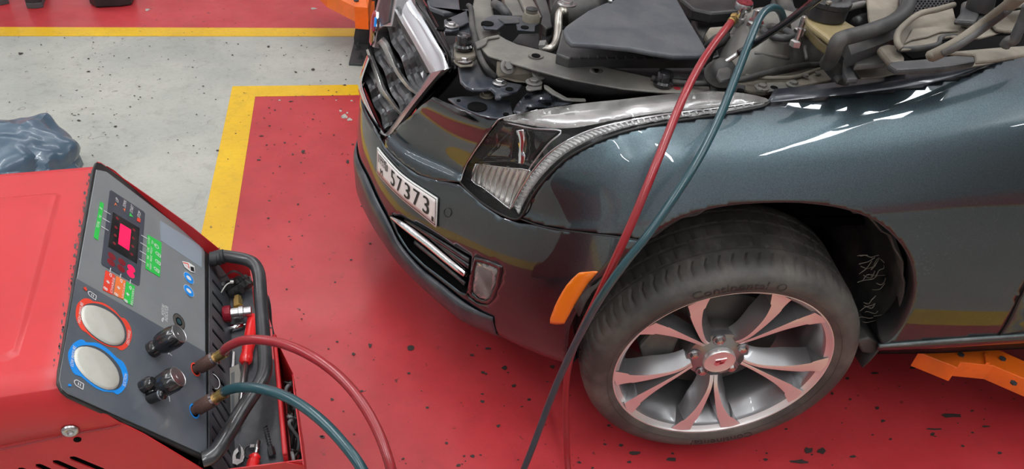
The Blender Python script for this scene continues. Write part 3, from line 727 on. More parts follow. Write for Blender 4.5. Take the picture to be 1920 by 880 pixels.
# light guide along the lower edge
DO = [(x, y) for x, y in HL_BOT_S]
do = [(1436, 193), (1350, 210), (1270, 221), (1200, 233), (1148, 247), (1100, 266), (1057, 291), (1019, 327), (992, 364), (972, 402)]
di = [(958, 394), (976, 357), (1002, 317), (1036, 282), (1080, 256), (1130, 238), (1195, 224), (1265, 213), (1345, 203), (1425, 192)]
skin_px('light_guide', smooth_poly(do, 3)+smooth_poly(di, 3)[1:], [], 6, M['drl'], hl, off=-.012, dome=.004)
DV = []
dO = smooth_poly(do, 6); dI = list(reversed(smooth_poly(di, 6)))
for i in range(2, len(dO)-2):
    a, b = dO[i], dI[min(i, len(dI)-1)]
    DV.append(tube_vf([hp(a[0]*.85+b[0]*.15, a[1]*.85+b[1]*.15, -.0095), hp(a[0]*.15+b[0]*.85, a[1]*.15+b[1]*.85, -.0095)], .0022, 5, 1))
v, f = join_vf(DV); o = finish('guide_rib', v, f, M['drl'], hl, smooth=True, flip_out=False); o['kind'] = 'stuff'
tube('guide_edge', [hp(x, y, -.009) for x, y in di], .0028, M['chrome'], hl, seg=8, sub=4)
# low lamp chamber
CH = [(893, 307), (925, 311), (955, 315), (998, 321), (980, 350), (963, 385), (957, 392), (935, 375), (905, 352), (884, 338)]
skin_px('reflector_bowl', CH, [], 7, M['reflector'], hl, off=-.024)
for i in range(9):
    t_ = i/8; a = (897+t_*92, 309+t_*11); b = (889+t_*74, 341+t_*50)
    tube('reflector_flute', [hp(*a, -.022), hp((a[0]+b[0])/2-2, (a[1]+b[1])/2, -.020), hp(*b, -.018)], .0026, M['lens_rib'], hl, seg=6, sub=3)
tube('chamber_rim', [hp(x, y, -.012) for x, y in CH+CH[:1]], .0022, M['chrome'], hl, seg=6, sub=2)
# upper chrome shroud (tapered blade)
SA_ = [hp(x, y, -.010) for x, y in ((968, 245), (970, 262), (973, 280), (966, 294), (967, 306))]; SB_ = [hp(x, y, -.010) for x, y in ((981, 243), (983, 262), (980, 282), (984, 294), (980, 308))]
band('shroud', SA_, SB_, M['chrome'], hl, thick=.003, mid=tuple(-ray(975, 280).normalized()*-.004))
skin_px('inner_bezel', [(945, 232), (1000, 243), (1045, 247), (1028, 264), (1004, 290), (990, 306), (984, 300), (988, 270), (985, 243), (965, 240), (958, 300), (905, 297), (884, 310), (905, 270), (925, 245)], [], 8, M['gloss_black'], hl, off=-.030)
tube('bezel_edge', [hp(x, y, -.014) for x, y in [(946, 229), (1000, 241), (1052, 246), (1030, 268), (1006, 298), (990, 322), (965, 372), (955, 394)]], .0022, M['dusty_chrome'], hl, seg=6, sub=4)
for q in ([(905, 300), (935, 268), (960, 245)], [(897, 303), (930, 303), (958, 300)]):
    tube('bezel_rib', [hp(x, y, -.022) for x, y in q], .0012, M['greyplastic'], hl, seg=5, sub=3)
skin_px('lens_cover', [(863+3, 342-2)]+smooth_poly([(874, 317), (888, 292), (911, 259), (930, 236), (945, 226), (1010, 238), (1050, 241), (1090, 238), (1140, 228), (1200, 217), (1280, 207), (1350, 200), (1436, 192)], 2)+HL_BOT_S[2:]+smooth_poly(HL_LOW, 2)[1:-1], [], 9, M['lens'], hl, off=.0, solid=.0)
skin_px('dusty_lens_top', [(943, 221)]+smooth_poly(HL_TOP[6:], 2)+[(1436, 192)]+list(reversed(smooth_poly([(945, 226), (1010, 238), (1050, 241), (1090, 238), (1140, 228), (1200, 217), (1280, 207), (1350, 200), (1430, 193)], 2))), [], 9, M['hazy_lens'], hl, off=.0, solid=.0)
tube('lamp_seal', [hp(x, y, .0005) for x, y in HL_BOT+HL_LOW[1:]], .0028, M['ink'], hl, seg=6, sub=4)
tube('lamp_seal', [hp(x, y, .0) for x, y in HL_TOP[:7]], .0014, M['dusty_chrome'], hl, seg=6, sub=4)

# ---------------------------------------------------------------- grille
gr = bpy.data.objects.new('grille', None); COL.objects.link(gr); gr.parent = car; tag(gr, 'chrome-framed grille with dark waved slats')
def gpt(px, py, s=0):
    """point on the raked grille plane, spanned by centre line and near upper corner"""
    d = ray(px, py); t = (GO+GN*s-CAM).dot(GN)/d.dot(GN); return CAM+d*t
g1, g2, g3 = W(721, 262, y=.205), W(848, 135, y=.40), W(700, 60, y=.0)
GO = g1; GN = (g2-g1).cross(g3-g1).normalized()
if GN.dot(CAM-GO) < 0: GN = -GN
def gsheet(name, poly, s, mt, depth, bevel=.003, **k):
    top_ = [gpt(x, y, s) for x, y in poly]; return prism_pts(name, top_, -GN*depth, mt, gr, bevel=bevel, **k)
# backing
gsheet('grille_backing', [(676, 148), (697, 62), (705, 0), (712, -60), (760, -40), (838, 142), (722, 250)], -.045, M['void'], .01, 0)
# waved slats: rows running from centre to the near edge
rows = []
def gl(a, b, t): return (a[0]+(b[0]-a[0])*t, a[1]+(b[1]-a[1])*t)
topline = [(735, 8), (806, 137)]; botline = [(680, 152), (717, 246)]
NSL = 9
for i in range(NSL):
    t = (i+.5)/NSL
    a = gl((742, -4), (681, 148), t); b = gl((808, 146), (722, 244), t)
    if i in (3, 6): continue
    path = []; nn = 17
    for j in range(nn):
        q = gl(a, b, j/(nn-1)); wv = math.sin(j/(nn-1)*PI*4+i*.6)
        path.append(gpt(q[0]+2.0*wv, q[1]-1.2*wv, -.012+.007*wv))
    V, F = [], []
    up = (gpt(*gl((742, -4), (681, 148), t-.05), 0)-gpt(*a, 0)).normalized()
    for j, p in enumerate(path):
        wd = .0115+.002*math.sin(j*1.3+i)
        V += [p+up*wd-GN*.010, p+up*wd*.25, p-up*wd*.7+GN*.005, p-up*wd, p-up*wd*.9-GN*.02, p+up*wd-GN*.02]
        if j: F += [((j-1)*6+k, (j-1)*6+(k+1) % 6, j*6+(k+1) % 6, j*6+k) for k in range(6)]
    finish('slat', V, F, M['slat'], gr, smooth=False, bevel=.0015)
for pts_, wds in (([(713, 74), (722, 84), (731, 104), (742, 128), (758, 152), (771, 167), (784, 176)], [8, 8, 7, 5.5, 5, 4, 3]), ([(690, 92), (697, 112), (706, 136), (716, 166), (730, 186), (742, 202), (752, 213)], [4, 5, 6, 7, 5, 4.5, 3.5])):
    V, F = [], []; Pn = [Vector(p) for p in pts_]; nn = 24
    for j in range(nn+1):
        q = crp(Pn, (len(Pn)-1)*j/nn); w_ = float(np.interp(j/nn, np.linspace(0, 1, 7), wds)); tn = (crp(Pn, min(6, 6*j/nn+.1))-crp(Pn, max(0, 6*j/nn-.1))).normalized(); nrm = Vector((tn.y, -tn.x))
        V += [gpt(*(q+nrm*w_), -.006), gpt(*(q+nrm*w_*.1), .004), gpt(*(q-nrm*w_), -.004), gpt(*(q-nrm*w_), -.020), gpt(*(q+nrm*w_), -.022)]
        if j: F += [((j-1)*5+k, (j-1)*5+(k+1) % 5, j*5+(k+1) % 5, j*5+k) for k in range(5)]
    tag(finish('chrome_slat', V, F, M['dusty_chrome'], gr, bevel=.001), 'bright chrome slat among the dark ones')
# frame: broad top bar, side bar, bottom edge, far side
def gstrip(name, inner, outer, s_in, s_mid, s_out, mt, back=.03, n=30):
    A = [Vector(p) for p in inner]; B = [Vector(p) for p in outer]; V, F = [], []
    for j in range(n+1):
        a = crp(A, (len(A)-1)*j/n); b = crp(B, (len(B)-1)*j/n)
        row = [gpt(*a, s_in-.008), gpt(*a, s_in), gpt(*(a*.85+b*.15), s_mid*.75+s_in*.25), gpt(*(a*.5+b*.5), s_mid), gpt(*(a*.15+b*.85), s_mid*.6+s_out*.4), gpt(*b, s_out), gpt(*b, s_out-back), gpt(*a, s_in-back)]
        V += row
        if j: F += [((j-1)*8+k, (j-1)*8+(k+1) % 8, j*8+(k+1) % 8, j*8+k) for k in range(8)]
    F += [tuple(range(8)), tuple(n*8+k for k in range(8))]
    o = finish(name, V, F, mt, gr, smooth=True); autosmooth(o, 35); return o
gstrip('frame_top', [(700, -70), (731, 0), (748, 33), (767, 66), (787, 102), (806, 137)], [(740, -80), (778, 0), (800, 34), (823, 73), (838, 100), (848, 127)], .004, -.012, -.034, M['chrome'], back=.012)
gstrip('frame_side', [(806, 137), (780, 176), (752, 212), (735, 236), (722, 250), (714, 243)], [(849, 128), (823, 150), (786, 196), (758, 234), (734, 259), (708, 256)], 0, .010, -.010, M['dusty_chrome'])
gstrip('frame_bottom', [(722, 250), (714, 240), (700, 212), (688, 184), (680, 158), (683, 140), (693, 112)], [(722, 262), (708, 256), (694, 228), (681, 196), (671, 166), (672, 146), (688, 103)], 0, .008, -.003, M['chrome'])
gstrip('frame_flank', [(778, 0), (800, 34), (823, 73), (838, 100), (848, 127), (820, 165), (760, 240)], [(793, -4), (812, 30), (835, 70), (850, 100), (860, 134), (833, 172), (764, 240)], -.034, -.038, -.06, M['gloss_black'])
# rusted pits etc on inner top edge
gstrip('frame_inner', [(722, -10), (740, 30), (760, 66), (780, 102), (799, 137)], [(731, 0), (748, 33), (767, 66), (787, 102), (806, 137)], -.012, -.006, -.001, M['greyplastic'])
# logo housing at the centre and crest emblem
gsheet('emblem_housing', [(702, 22), (716, -30), (748, -30), (733, 50), (717, 50), (706, 58), (700, 90), (694, 84), (697, 50)], .004, M['dusty_chrome'], .04, .003)
gsheet('emblem_surround', [(708, 16), (718, -20), (738, -22), (728, 42), (716, 47), (705, 34)], .008, M['slat'], .02, .002)
em = W(699, 52, y=-.015)
gx = (gpt(702, 80)-gpt(704, 20)).normalized()
for nm, poly, mt_ in (('emblem_rim', [(701, 18), (705, 22), (704, 50), (699, 78), (695, 86), (692, 78), (694, 50), (697, 28)], 'chrome'), ('emblem_red', [(700, 26), (702, 30), (701, 58), (698, 60), (697, 48), (698, 32)], 'p_dred'), ('emblem_blue', [(702, 32), (704, 34), (703, 50), (701, 50)], 'p_blue'), ('emblem_gold', [(696, 52), (699, 62), (697, 76), (694, 80), (694, 60)], 'brass')):
    gsheet(nm, poly, {'emblem_rim': .012, 'emblem_red': .015, 'emblem_blue': .016, 'emblem_gold': .015}[nm], M[mt_], .004, .0)

# ---------------------------------------------------------------- wheel
WO = Vector((.0048, .8646, .3605)); WX = Vector((.999, -.0455, 0)).normalized(); WY = Vector((.0454, .9964, -.0714)).normalized(); WZ = WX.cross(WY)
if WZ.z < 0: WZ = -WZ
def wp(x, y, z): return WO+WX*x+WY*y+WZ*z
def wpol(r, a, y):                       # angle as seen in the photo: 0 right, 90 up
    return wp(-r*math.cos(a), y, r*math.sin(a))
wh = bpy.data.objects.new('front_wheel', None); COL.objects.link(wh); wh.parent = car; wh.location = WO; tag(wh, 'front wheel with low-profile tyre and machined split-spoke rim')
TR = .3085
prof = [(.236, -.012), (.243, .004), (.252, .009), (.268, .013), (.283, .010), (.292, .003), (.299, -.007), (TR-.0045, -.018), (TR-.002, -.030), (TR-.001, -.045), (TR, -.052)]
gro = [(-.055, -.060), (-.092, -.100), (-.132, -.140), (-.168, -.175)]
y_ = -.052
for a, b in gro:
    prof += [(TR, a+.001), (TR-.006, a), (TR-.006, b), (TR, b-.001), (TR, b-.012)]
prof += [(TR-.002, -.20), (TR-.008, -.214), (.285, -.226), (.26, -.222), (.236, -.21)]
SEG = 360; V, F = [], []
for i, (r, y) in enumerate(prof):
    for j in range(SEG):
        rr = r; k = j % 5
        yy = y
        if i in (6, 7, 8, 9) and k == 0: rr = r-(.0035 if i > 6 else .0015)
        if 12 < i < 30 and (j+i//5*2) % 6 == 0 and i % 5 in (0, 4): rr = r-.004
        V.append(wpol(rr, 2*PI*j/SEG+(.02 if i < 9 else 0), yy))
for i in range(len(prof)-1):
    for j in range(SEG): F.append((i*SEG+j, i*SEG+(j+1) % SEG, (i+1)*SEG+(j+1) % SEG, (i+1)*SEG+j))
o = finish('tyre', V, F, M['tyre'], wh, smooth=True); autosmooth(o, 32)
# raised rings and lettering on the sidewall
for rr_, hh_ in ((.2895, .0035), (.2555, .0105)):
    ring = [wpol(rr_, 2*PI*i/96, hh_) for i in range(96)]
    v, f = tube_vf(ring+[ring[0]], .0007, 5, 1, False); finish('sidewall_ring', v, f, M['tyre'], wh, smooth=True)
def arc_text(s, r0, a0, span, h, y, mt, name, yfun=None):
    v, f = text_vf(s, lambda x, q: wpol(r0+q, a0-x/r0, y if not yfun else yfun(r0+q)), span, h)
    v = [p+WY*.0013 for p in v]; o = finish(name, v, f, mt, wh, flip_out=False, solid=.0006); orient(o, CAM)
yf = lambda r: float(np.interp(r, [.252, .268, .283, .292], [.009, .013, .010, .003]))+.0006
o = arc_text('Continental', .270, math.radians(103), .15, .020, .013, M['tyre_text'], 'tyre_lettering', yf)
arc_text('Continental', .270, math.radians(-75), .15, .020, .013, M['tyre_text'], 'tyre_lettering', yf)
v, f = tube_vf([wpol(.270, math.radians(81), .0135)+(WX*math.cos(a)+WZ*math.sin(a))*.009 for a in np.linspace(0, 2*PI, 17)], .0008, 5, 1); finish('tyre_mark', v, f, M['tyre_text'], wh)
# rim barrel
RR = .2445
rp = [(RR-.002, -.014), (RR, -.004), (RR-.0005, .001), (RR-.004, .003), (.2385, .001), (.236, -.004), (.228, -.008), (.222, -.016), (.214, -.034), (.204, -.055), (.200, -.09), (.200, -.17), (.215, -.20), (.228, -.205)]
v, f = [], []
for i, (r, y) in enumerate(rp): v += [wpol(r, 2*PI*j/144, y) for j in range(144)]
fm = []
for i in range(len(rp)-1):
    for j in range(144): f.append((i*144+j, i*144+(j+1) % 144, (i+1)*144+(j+1) % 144, (i+1)*144+j)); fm.append(0 if 0 < i < 6 else 1)
o = finish('rim_barrel', v, f, None, wh, smooth=True, flip_out=False, mats=[M['rim_face'], M['rim_grey']], fm=fm, solid=.004); orient(o, WO+WY*.0)
def spoke(phi, side):
    st = [(.060, .0005, .009, -.030), (.078, .001, .0095, -.023), (.10, .0035, .0135, -.017), (.13, .0095, .0225, -.012), (.16, .0160, .0345, -.008), (.19, .0235, .052, -.005), (.212, .0300, .069, -.004), (.228, .0345, .0830, -.002), (.240, .037, .0960, -.0003)]
    V, F, fm = [], [], []
    cx, sx = math.cos(phi), math.sin(phi)
    def pt(t, s, y):
        rmax = .2405
        q = math.hypot(t, s)
        if q > rmax: t, s = t*rmax/q, s*rmax/q
        s *= side; return wp(-(t*cx-s*sx), y, t*sx+s*cx)
    stv = [Vector(q) for q in st]; NS_ = 26
    stq = [crp(stv, (len(stv)-1)*i/NS_) for i in range(NS_+1)]
    for k, (t, a, b, y) in enumerate(stq):
        t_ = math.sqrt(max(1e-6, t*t-((a+b)/2)**2)) if t > .2 else t
        dn = .030+.012*min(1, (t-.06)/.1)
        fl_ = .024*min(1, max(0, (.222-t)/.08))
        V += [pt(t_, a, y), pt(t_, a+(b-a)*.5, y+.0008), pt(t_, b, y), pt(t_, b+fl_*.5, y-dn*.55), pt(t_, b+fl_*.8, y-dn), pt(t_, max(a-.006, -.002), y-dn)]
        if k:
            for j in range(6): F.append(((k-1)*6+j, (k-1)*6+(j+1) % 6, k*6+(j+1) % 6, k*6+j)); fm.append(0 if j < 2 else 1)
    F += [tuple(range(6)), tuple(len(V)-6+j for j in range(6))]; fm += [1, 1]
    o = finish('spoke', V, F, None, wh, mats=[M['rim_face'], M['rim_grey']], fm=fm, smooth=True); autosmooth(o, 28)
for k in range(5):
    ph = math.radians(-84+72*k)
    spoke(ph, 1); spoke(ph, -1)
hubv = [(.2, 0)]
lathe('hub_disc', [(.066, -.070), (.072, -.046), (.070, -.038), (.050, -.035), (.040, -.030), (.001, -.030)], WO, WY, M['rim_grey'], wh, seg=48)
lathe('hub_cap', [(.0365, -.030), (.0365, -.020), (.0345, -.0175), (.030, -.0185), (.001, -.0185)], WO, WY, M['rim_face'], wh, seg=40)
# crest on the cap: shield outline with inner bars, laid flat
def capq(x, z, y=-.0172): return wp(-x, y, z)
sh = [(-.011, .006), (.013, .013), (.011, -.004), (-.004, -.013), (-.012, -.008)]
v = [capq(*q) for q in sh]; finish('cap_crest', v+[p-WY*.002 for p in v], [(0, 1, 2, 3, 4), (9, 8, 7, 6, 5)]+[(i, (i+1) % 5, (i+1) % 5+5, i+5) for i in range(5)], M['chrome'], wh)
for q in ([(-.009, .004), (.001, .007), (.001, .001), (-.009, -.001)], [(.002, .0005), (.009, .003), (.007, -.004), (.000, -.006)]):
    v = [capq(x, z, -.0165) for x, z in q]; finish('crest_field', v+[p-WY*.001 for p in v], [(0, 1, 2, 3), (7, 6, 5, 4), (0, 1, 5, 4), (1, 2, 6, 5), (2, 3, 7, 6), (3, 0, 4, 7)], M['p_dred'], wh)
for k in range(5):
    a = math.radians(96+72*k+6); p = wpol(.0565, a, 0)
    lathe('lug_recess', [(.0150, -.0335), (.0140, -.0325), (.0125, -.034), (.0120, -.055), (.001, -.055)], p, WY, M['rim_grey'], wh, seg=24)
    lathe('lug_nut', [(.0105, -.056), (.0105, -.032), (.008, -.026), (.001, -.025)], p, WY, M['steel'], wh, seg=6, smooth=False)
vp_ = wpol(.190, math.radians(-6), 0)
v, f = join_vf([lathe_vf([(.006, -.06), (.006, -.040), (.004, -.038), (.004, -.022), (.005, -.022), (.005, -.012), (.001, -.011)], vp_, WY, 12)]); finish('valve_stem', v, f, M['rubber'], wh, smooth=True)
lathe('brake_disc', [(.05, -.080), (.145, -.080), (.150, -.084), (.150, -.100), (.05, -.100)], WO, WY, M['disc'], car, seg=64)
lathe('brake_hub', [(.001, -.045), (.070, -.050), (.075, -.060), (.078, -.085)], WO, WY, M['disc'], car, seg=40)
cal = [wpol(r, math.radians(a), -.062) for r, a in [(.10, 150), (.10, 205), (.165, 208), (.175, 180), (.165, 148)]]
prism_pts('brake_caliper', cal, -WY*.08, M['dustgrey'], car, bevel=.008)
# arch liner
V, F = [], []; cxz = (.01, .46); n = 40
for i in range(n+1):
    a = math.radians(-19+187*i/n); r = .368
    x = cxz[0]+r*math.cos(a)*-1*(.95 if math.cos(a) < 0 else 1); z = cxz[1]+r*math.sin(a)*.98+.0
    for y, dr in ((.865, 0), (.80, .015), (.62, .02), (.50, .0)):
        k = (r+dr)/r; wob = .006*math.sin(i*2.3+y*30)
        V.append(Vector((cxz[0]+(x-cxz[0])*k, y, cxz[1]+(z-cxz[1])*k+wob)))
    if i: F += [((i-1)*4+j, (i-1)*4+j+1, i*4+j+1, i*4+j) for j in range(3)]
finish('arch_liner', V, F, M['rubber'], car, smooth=True, solid=.004, flip_out=False)
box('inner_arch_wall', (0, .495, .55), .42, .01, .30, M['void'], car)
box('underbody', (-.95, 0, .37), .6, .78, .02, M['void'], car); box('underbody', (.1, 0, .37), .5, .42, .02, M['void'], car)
# fibre fluff on the liner
for k in range(26):
    x0_, y0_ = random.uniform(1634, 1668), random.uniform(470, 640)
    p0 = W(x0_, y0_, y=.80); path = [p0]; 
    for q in range(3): path.append(path[-1]+Vector((random.uniform(.002, .014), random.uniform(-.01, .012), random.uniform(-.012, .004))))
    if k == 0: fl_parts = []
    fl_parts.append(tube_vf(path, .0009, 4, 3))
v, f = join_vf(fl_parts); o = finish('liner_fluff', v, f, M['dusttan'], car, flip_out=False); o['kind'] = 'stuff'

# ---------------------------------------------------------------- engine bay
def P_(name, pts, z, h, mt, bevel=.003, taper=0, lab=None, par=None, **k):
    h = max(.004, h*.38); o = prism(name, pts, z, h, M[mt], par or car, min(bevel, h*.45), taper, **k)
    if lab: tag(o, lab)
    return o
def T_(name, pts, z, r, mt, lab=None, seg=10, flat=1.0, par=None):
    zs = z if isinstance(z, (list, tuple)) else [z]*len(pts)
    o = tube(name, [W(x, y, z=q) for (x, y), q in zip(pts, zs)], r, M[mt], par or car, seg=seg, sub=5, flat=flat)
    if lab: tag(o, lab)
    return o
def bolt(px, py, z, r=.009, mt='dustgrey', h=.008, lab=None, par=None):
    p = W(px, py, z=z); v1 = lathe_vf([(r*1.7, 0), (r*1.7, .002), (r*1.3, .003), (r*1.2, .003)], p, (0, 0, 1), 20); v2 = lathe_vf([(r, .002), (r, h*.9), (r*.8, h), (.0001, h)], p, (0, 0, 1), 6)
    v, f = join_vf([v1, v2]); return finish('bolt', v, f, M[mt], par or car)
def hole(px, py, z, r=.010, ky=1, mt='void', par=None):
    p = W(px, py, z=z); v, f = lathe_vf([(r, -.004), (r, .0006), (.0001, .0006)], p, (0, 0, 1), 20); return finish('hole', v, f, M[mt], par or car)
cA_ = lambda *p: K(800, 0, 3.827, p); cB_ = lambda *p: K(1000, 0, 4.889, p); c3 = lambda *p: K(1100, 0, 3.826, p); c4 = lambda *p: K(1460, 0, 3.826, p)
c2 = lambda *p: K(640, 0, 2.588, p)
# pan and walls coloured black as the bay's shade, under everything
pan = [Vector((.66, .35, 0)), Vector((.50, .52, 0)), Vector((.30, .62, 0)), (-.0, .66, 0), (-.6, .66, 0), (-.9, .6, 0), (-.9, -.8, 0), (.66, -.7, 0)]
prism_pts('bay_shade_pan', [Vector((p[0], p[1], .62)) for p in pan], (0, 0, -.02), M['void'], car, bevel=0)
box('bay_shade_wall', (-.93, -.1, .80), .02, .80, .24, M['void'], car)
box('bay_shade_wall', (-.2, .64, .72), .62, .012, .12, M['void'], car)
# front end carrier and brackets
P_('radiator_support', cA_((350, -60), (455, -60), (475, 60), (490, 140), (530, 230), (500, 262), (430, 262), (385, 300), (345, 190), (325, 70)), .895, .05, 'dustgrey', .004, lab='pale dusty cross member over the radiator')
P_('side_support', cA_((0, 0), (225, -40), (240, 70), (300, 60), (320, 120), (330, 210), (345, 310), (310, 310), (300, 225), (130, 225), (120, 200), (215, 195), (305, 160), (290, 80), (240, 82), (120, 90), (20, 50)), .88, .03, 'bluegrey', .003)
P_('latch_bracket', cA_((125, 140), (165, 125), (290, 72), (305, 160), (235, 190), (232, 212), (180, 222), (120, 215), (60, 205), (75, 190), (125, 190)), .892, .012, 'bluegrey', .002)
bolt(847, 49, .893, .009, 'steel'); hole(842, 37, .893, .006); hole(827, 53, .893, .010)
P_('inner_box', cA_((100, 232), (300, 232), (310, 300), (260, 380), (180, 385), (120, 300)), .83, .05, 'black', .003)
P_('upper_mount', cA_((400, 180), (415, 130), (480, 104), (620, 112), (710, 122), (800, 125), (808, 165), (778, 182), (776, 220), (650, 212), (640, 168), (565, 168), (510, 208), (410, 202)), .915, .012, 'bluegrey', .003, lab='pressed steel mounting bracket')
P_('mount_trough', cA_((510, 130), (600, 118), (665, 130), (668, 160), (560, 165)), .918, .004, 'greyplastic', .002)
hole(914, 44, .916, .014); hole(984, 51, .916, .009)
p = W(995, 41, z=.912); lathe('rubber_bush', [(.020, 0), (.020, .012), (.016, .020), (.013, .021), (.014, .028), (.009, .030), (.004, .026), (.001, .026)], p, (0, 0, 1), M['dusttan'], car, seg=24)
lathe('bush_top', [(.013, .022), (.014, .030), (.006, .033), (.001, .033)], p, (0, 0, 1), M['black'], car, seg=24)
P_('radiator_shroud', cA_((540, -40), (640, -40), (705, 108), (600, 112)), .885, .05, 'dustgrey', .003)
P_('radiator_tank', cA_((655, -40), (745, -40), (800, 60), (830, 120), (770, 122), (720, 108)), .895, .06, 'alu', .004)
P_('side_tank', cA_((770, -40), (850, -40), (900, 130), (905, 190), (860, 205), (815, 165), (830, 118)), .87, .10, 'greyplastic', .004)
P_('side_tank', cA_((880, -40), (915, -40), (925, 120), (925, 190), (900, 190), (890, 100)), .84, .10, 'black', .004)
P_('condenser_tank', cA_((820, 170), (905, 190), (905, 255), (880, 290), (870, 330), (825, 320)), .85, .10, 'black', .004)
P_('deflector', cA_((610, 300), (660, 240), (815, 235), (812, 345), (760, 345), (690, 325)), .86, .08, 'black', .004)
T_('coiled_sleeve', cA_((490, 30), (530, 50), (565, 90), (585, 120)), [.905, .915, .91, .90], .011, 'greyplastic')
T_('wiring_loom', cA_((300, 40), (318, 60), (322, 120), (328, 190), (345, 250), (362, 340), (390, 420), (430, 490), (492, 555)), [.90, .905, .905, .91, .905, .90, .90, .89, .87], .0062, 'rubber', 'thin black cable clipped to the cross member', seg=8)
T_('coolant_pipe', cA_((968, 78), (950, 110), (944, 180), (940, 250), (925, 315), (890, 350), (840, 352)), [.95, .945, .93, .92, .91, .905, .90], .0095, 'alu', 'bare aluminium pipe bent beside the filter box')
T_('coolant_pipe', cA_((968, 78), (985, 90), (992, 150), (990, 210)), [.95, .95, .92, .88], .0095, 'alu')
lathe('pipe_flange', [(.016, -.006), (.016, .008), (.010, .010)], W(1018, 90, z=.90), (-.8, .3, .2), M['dustgrey'], car, seg=6)
# apron rail
rail_top = c2((600, 212), (690, 222), (740, 176), (765, 168), (800, 190), (855, 214), (960, 240), (1090, 275), (1240, 318), (1380, 352))+c3((300, 510), (480, 560), (600, 600), (900, 610), (1200, 590), (1210, 640), (1000, 690), (700, 665), (480, 670))+c2((1240, 432), (1160, 420), (1050, 372), (960, 330), (860, 300), (760, 270), (700, 250), (680, 236))
rail_top = c2((678, 234), (700, 200), (740, 176), (765, 168), (800, 190), (855, 214), (960, 240), (1090, 275), (1200, 305))+[(1145, 128), (1190, 138), (1240, 150), (1285, 158), (1330, 162), (1332, 171), (1290, 174), (1235, 172), (1170, 166), (1112, 156), (1060, 146), (1000, 130), (950, 115), (915, 104)]
P_('apron_rail', rail_top, lambda x, y: .905+.00006*(x-900), .012, 'dustgrey', .004, lab='long dusty grey rail sweeping along the wing to the strut tower')
fr = [(905, 98), (950, 113), (1000, 128), (1060, 144), (1112, 154), (1170, 164), (1235, 171), (1290, 173)]
fb_ = [(912, 134), (940, 152), (990, 163), (1050, 176), (1104, 189), (1170, 183), (1235, 178), (1290, 175)]
A_ = [W(x, y, z=.902+.00006*(x-900)) for x, y in fr]; B_ = [W(x, y, z=a.z-d) for (x, y), a, d in zip(fb_, A_, [.055, .065, .065, .06, .058, .03, .012, .004])]
band('rail_face', A_, B_, M['greyplastic'], car, thick=.004)
P_('rail_collar', cA_((345, 300), (430, 265), (520, 245), (525, 262), (440, 275), (428, 310), (390, 335), (360, 345)), .912, .012, 'dustgrey', .003)
hole(1005, 104, .916, .009); hole(1005, 104, .914, .016, mt='dustgrey')
bolt(1118, 134, .917, .008, 'alu', .003); hole(1118, 134, .921, .003)
hole(1270, 166, .927, .007, mt='p_dred')
# bolted plate on the rail face
pl_ = [W(x, y, z=z) for (x, y), z in zip(K(800, 0, 3.827, [(505, 440), (630, 440), (760, 475), (865, 500), (878, 520), (868, 600), (760, 600), (640, 590), (500, 552)]), [.900, .905, .905, .905, .900, .870, .865, .865, .870])]
prism_pts('bolted_plate', pl_, (-.0, -.008, -.004), M['dusttan'], car, bevel=.002)
for x, y in ((952, 125), (1011, 136)):
    p = W(x, y, z=.896); v, f = join_vf([lathe_vf([(.016, 0), (.016, .003), (.012, .004)], p, (-.1, .75, .6), 20), lathe_vf([(.009, .003), (.009, .012), (.0001, .012)], p, (-.1, .75, .6), 6)]); finish('bolt', v, f, M['dustgrey'], car)
# bump stops
for x, y, z, s in ((869, 84, .900, 1.0), (1243, 153, .928, .95)):
    p = W(x, y+6, z=z); lathe('rubber_stop', [(.020*s, 0), (.021*s, .006*s), (.017*s, .010*s), (.017*s, .022*s), (.014*s, .028*s), (.006*s, .030*s), (.001, .030*s)], p, (0, 0, 1), M['gloss_black'], car, seg=28)
P_('stop_mount', cA_((195, 345), (235, 340), (300, 320), (352, 322), (358, 395), (300, 412), (210, 415), (198, 385)), .895, .035, 'dusttan', .004)
P_('stop_mount_edge', cA_((178, 352), (192, 345), (205, 405), (290, 418), (200, 422), (180, 412)), .885, .03, 'black', .002)
P_('side_shelf', cA_((190, 428), (235, 420), (340, 410), (350, 425), (330, 470), (240, 475), (205, 450)), .883, .01, 'dusttan', .002)
bolt(871, 113, .886, .010, 'steel')
# bluish front brackets
P_('headlamp_carrier', cA_((225, 470), (330, 468), (345, 412), (370, 430), (400, 500), (430, 545), (500, 565), (560, 580), (690, 605), (660, 645), (600, 668), (545, 680), (535, 700), (490, 700), (488, 660), (455, 632), (400, 640), (330, 640), (280, 620), (240, 580)), .868, .022, 'bluegrey', .006, lab='smooth blue-grey carrier between grille and headlight')
bolt(937, 156, .870, .009, 'steel'); hole(955, 167, .870, .008); hole(955, 167, .8685, .018, mt='bluegrey')
P_('lamp_bracket', cA_((150, 705), (250, 690), (320, 690), (400, 678), (430, 668), (480, 685), (500, 705), (600, 720), (622, 825), (590, 850), (540, 850), (450, 842), (380, 825), (300, 795), (210, 750)), .836, .010, 'bluegrey', .003, lab='lower bracket with a round hole')
hole(895, 200, .838, .020); P_('hole_land', cA_((330, 770), (405, 750), (410, 780), (370, 795)), .832, .004, 'dusttan', .001)
hole(897, 203, .8385, .006); bolt(913, 180, .840, .009, 'dusttan'); hole(860, 188, .838, .004); hole(949, 214, .838, .006)
P_('nose_flange', c2((435, 478), (455, 470), (500, 492), (560, 525), (640, 560), (740, 578), (770, 575), (765, 590), (735, 600), (640, 585), (560, 550), (500, 515)), .806, .006, 'gloss_black', .002)
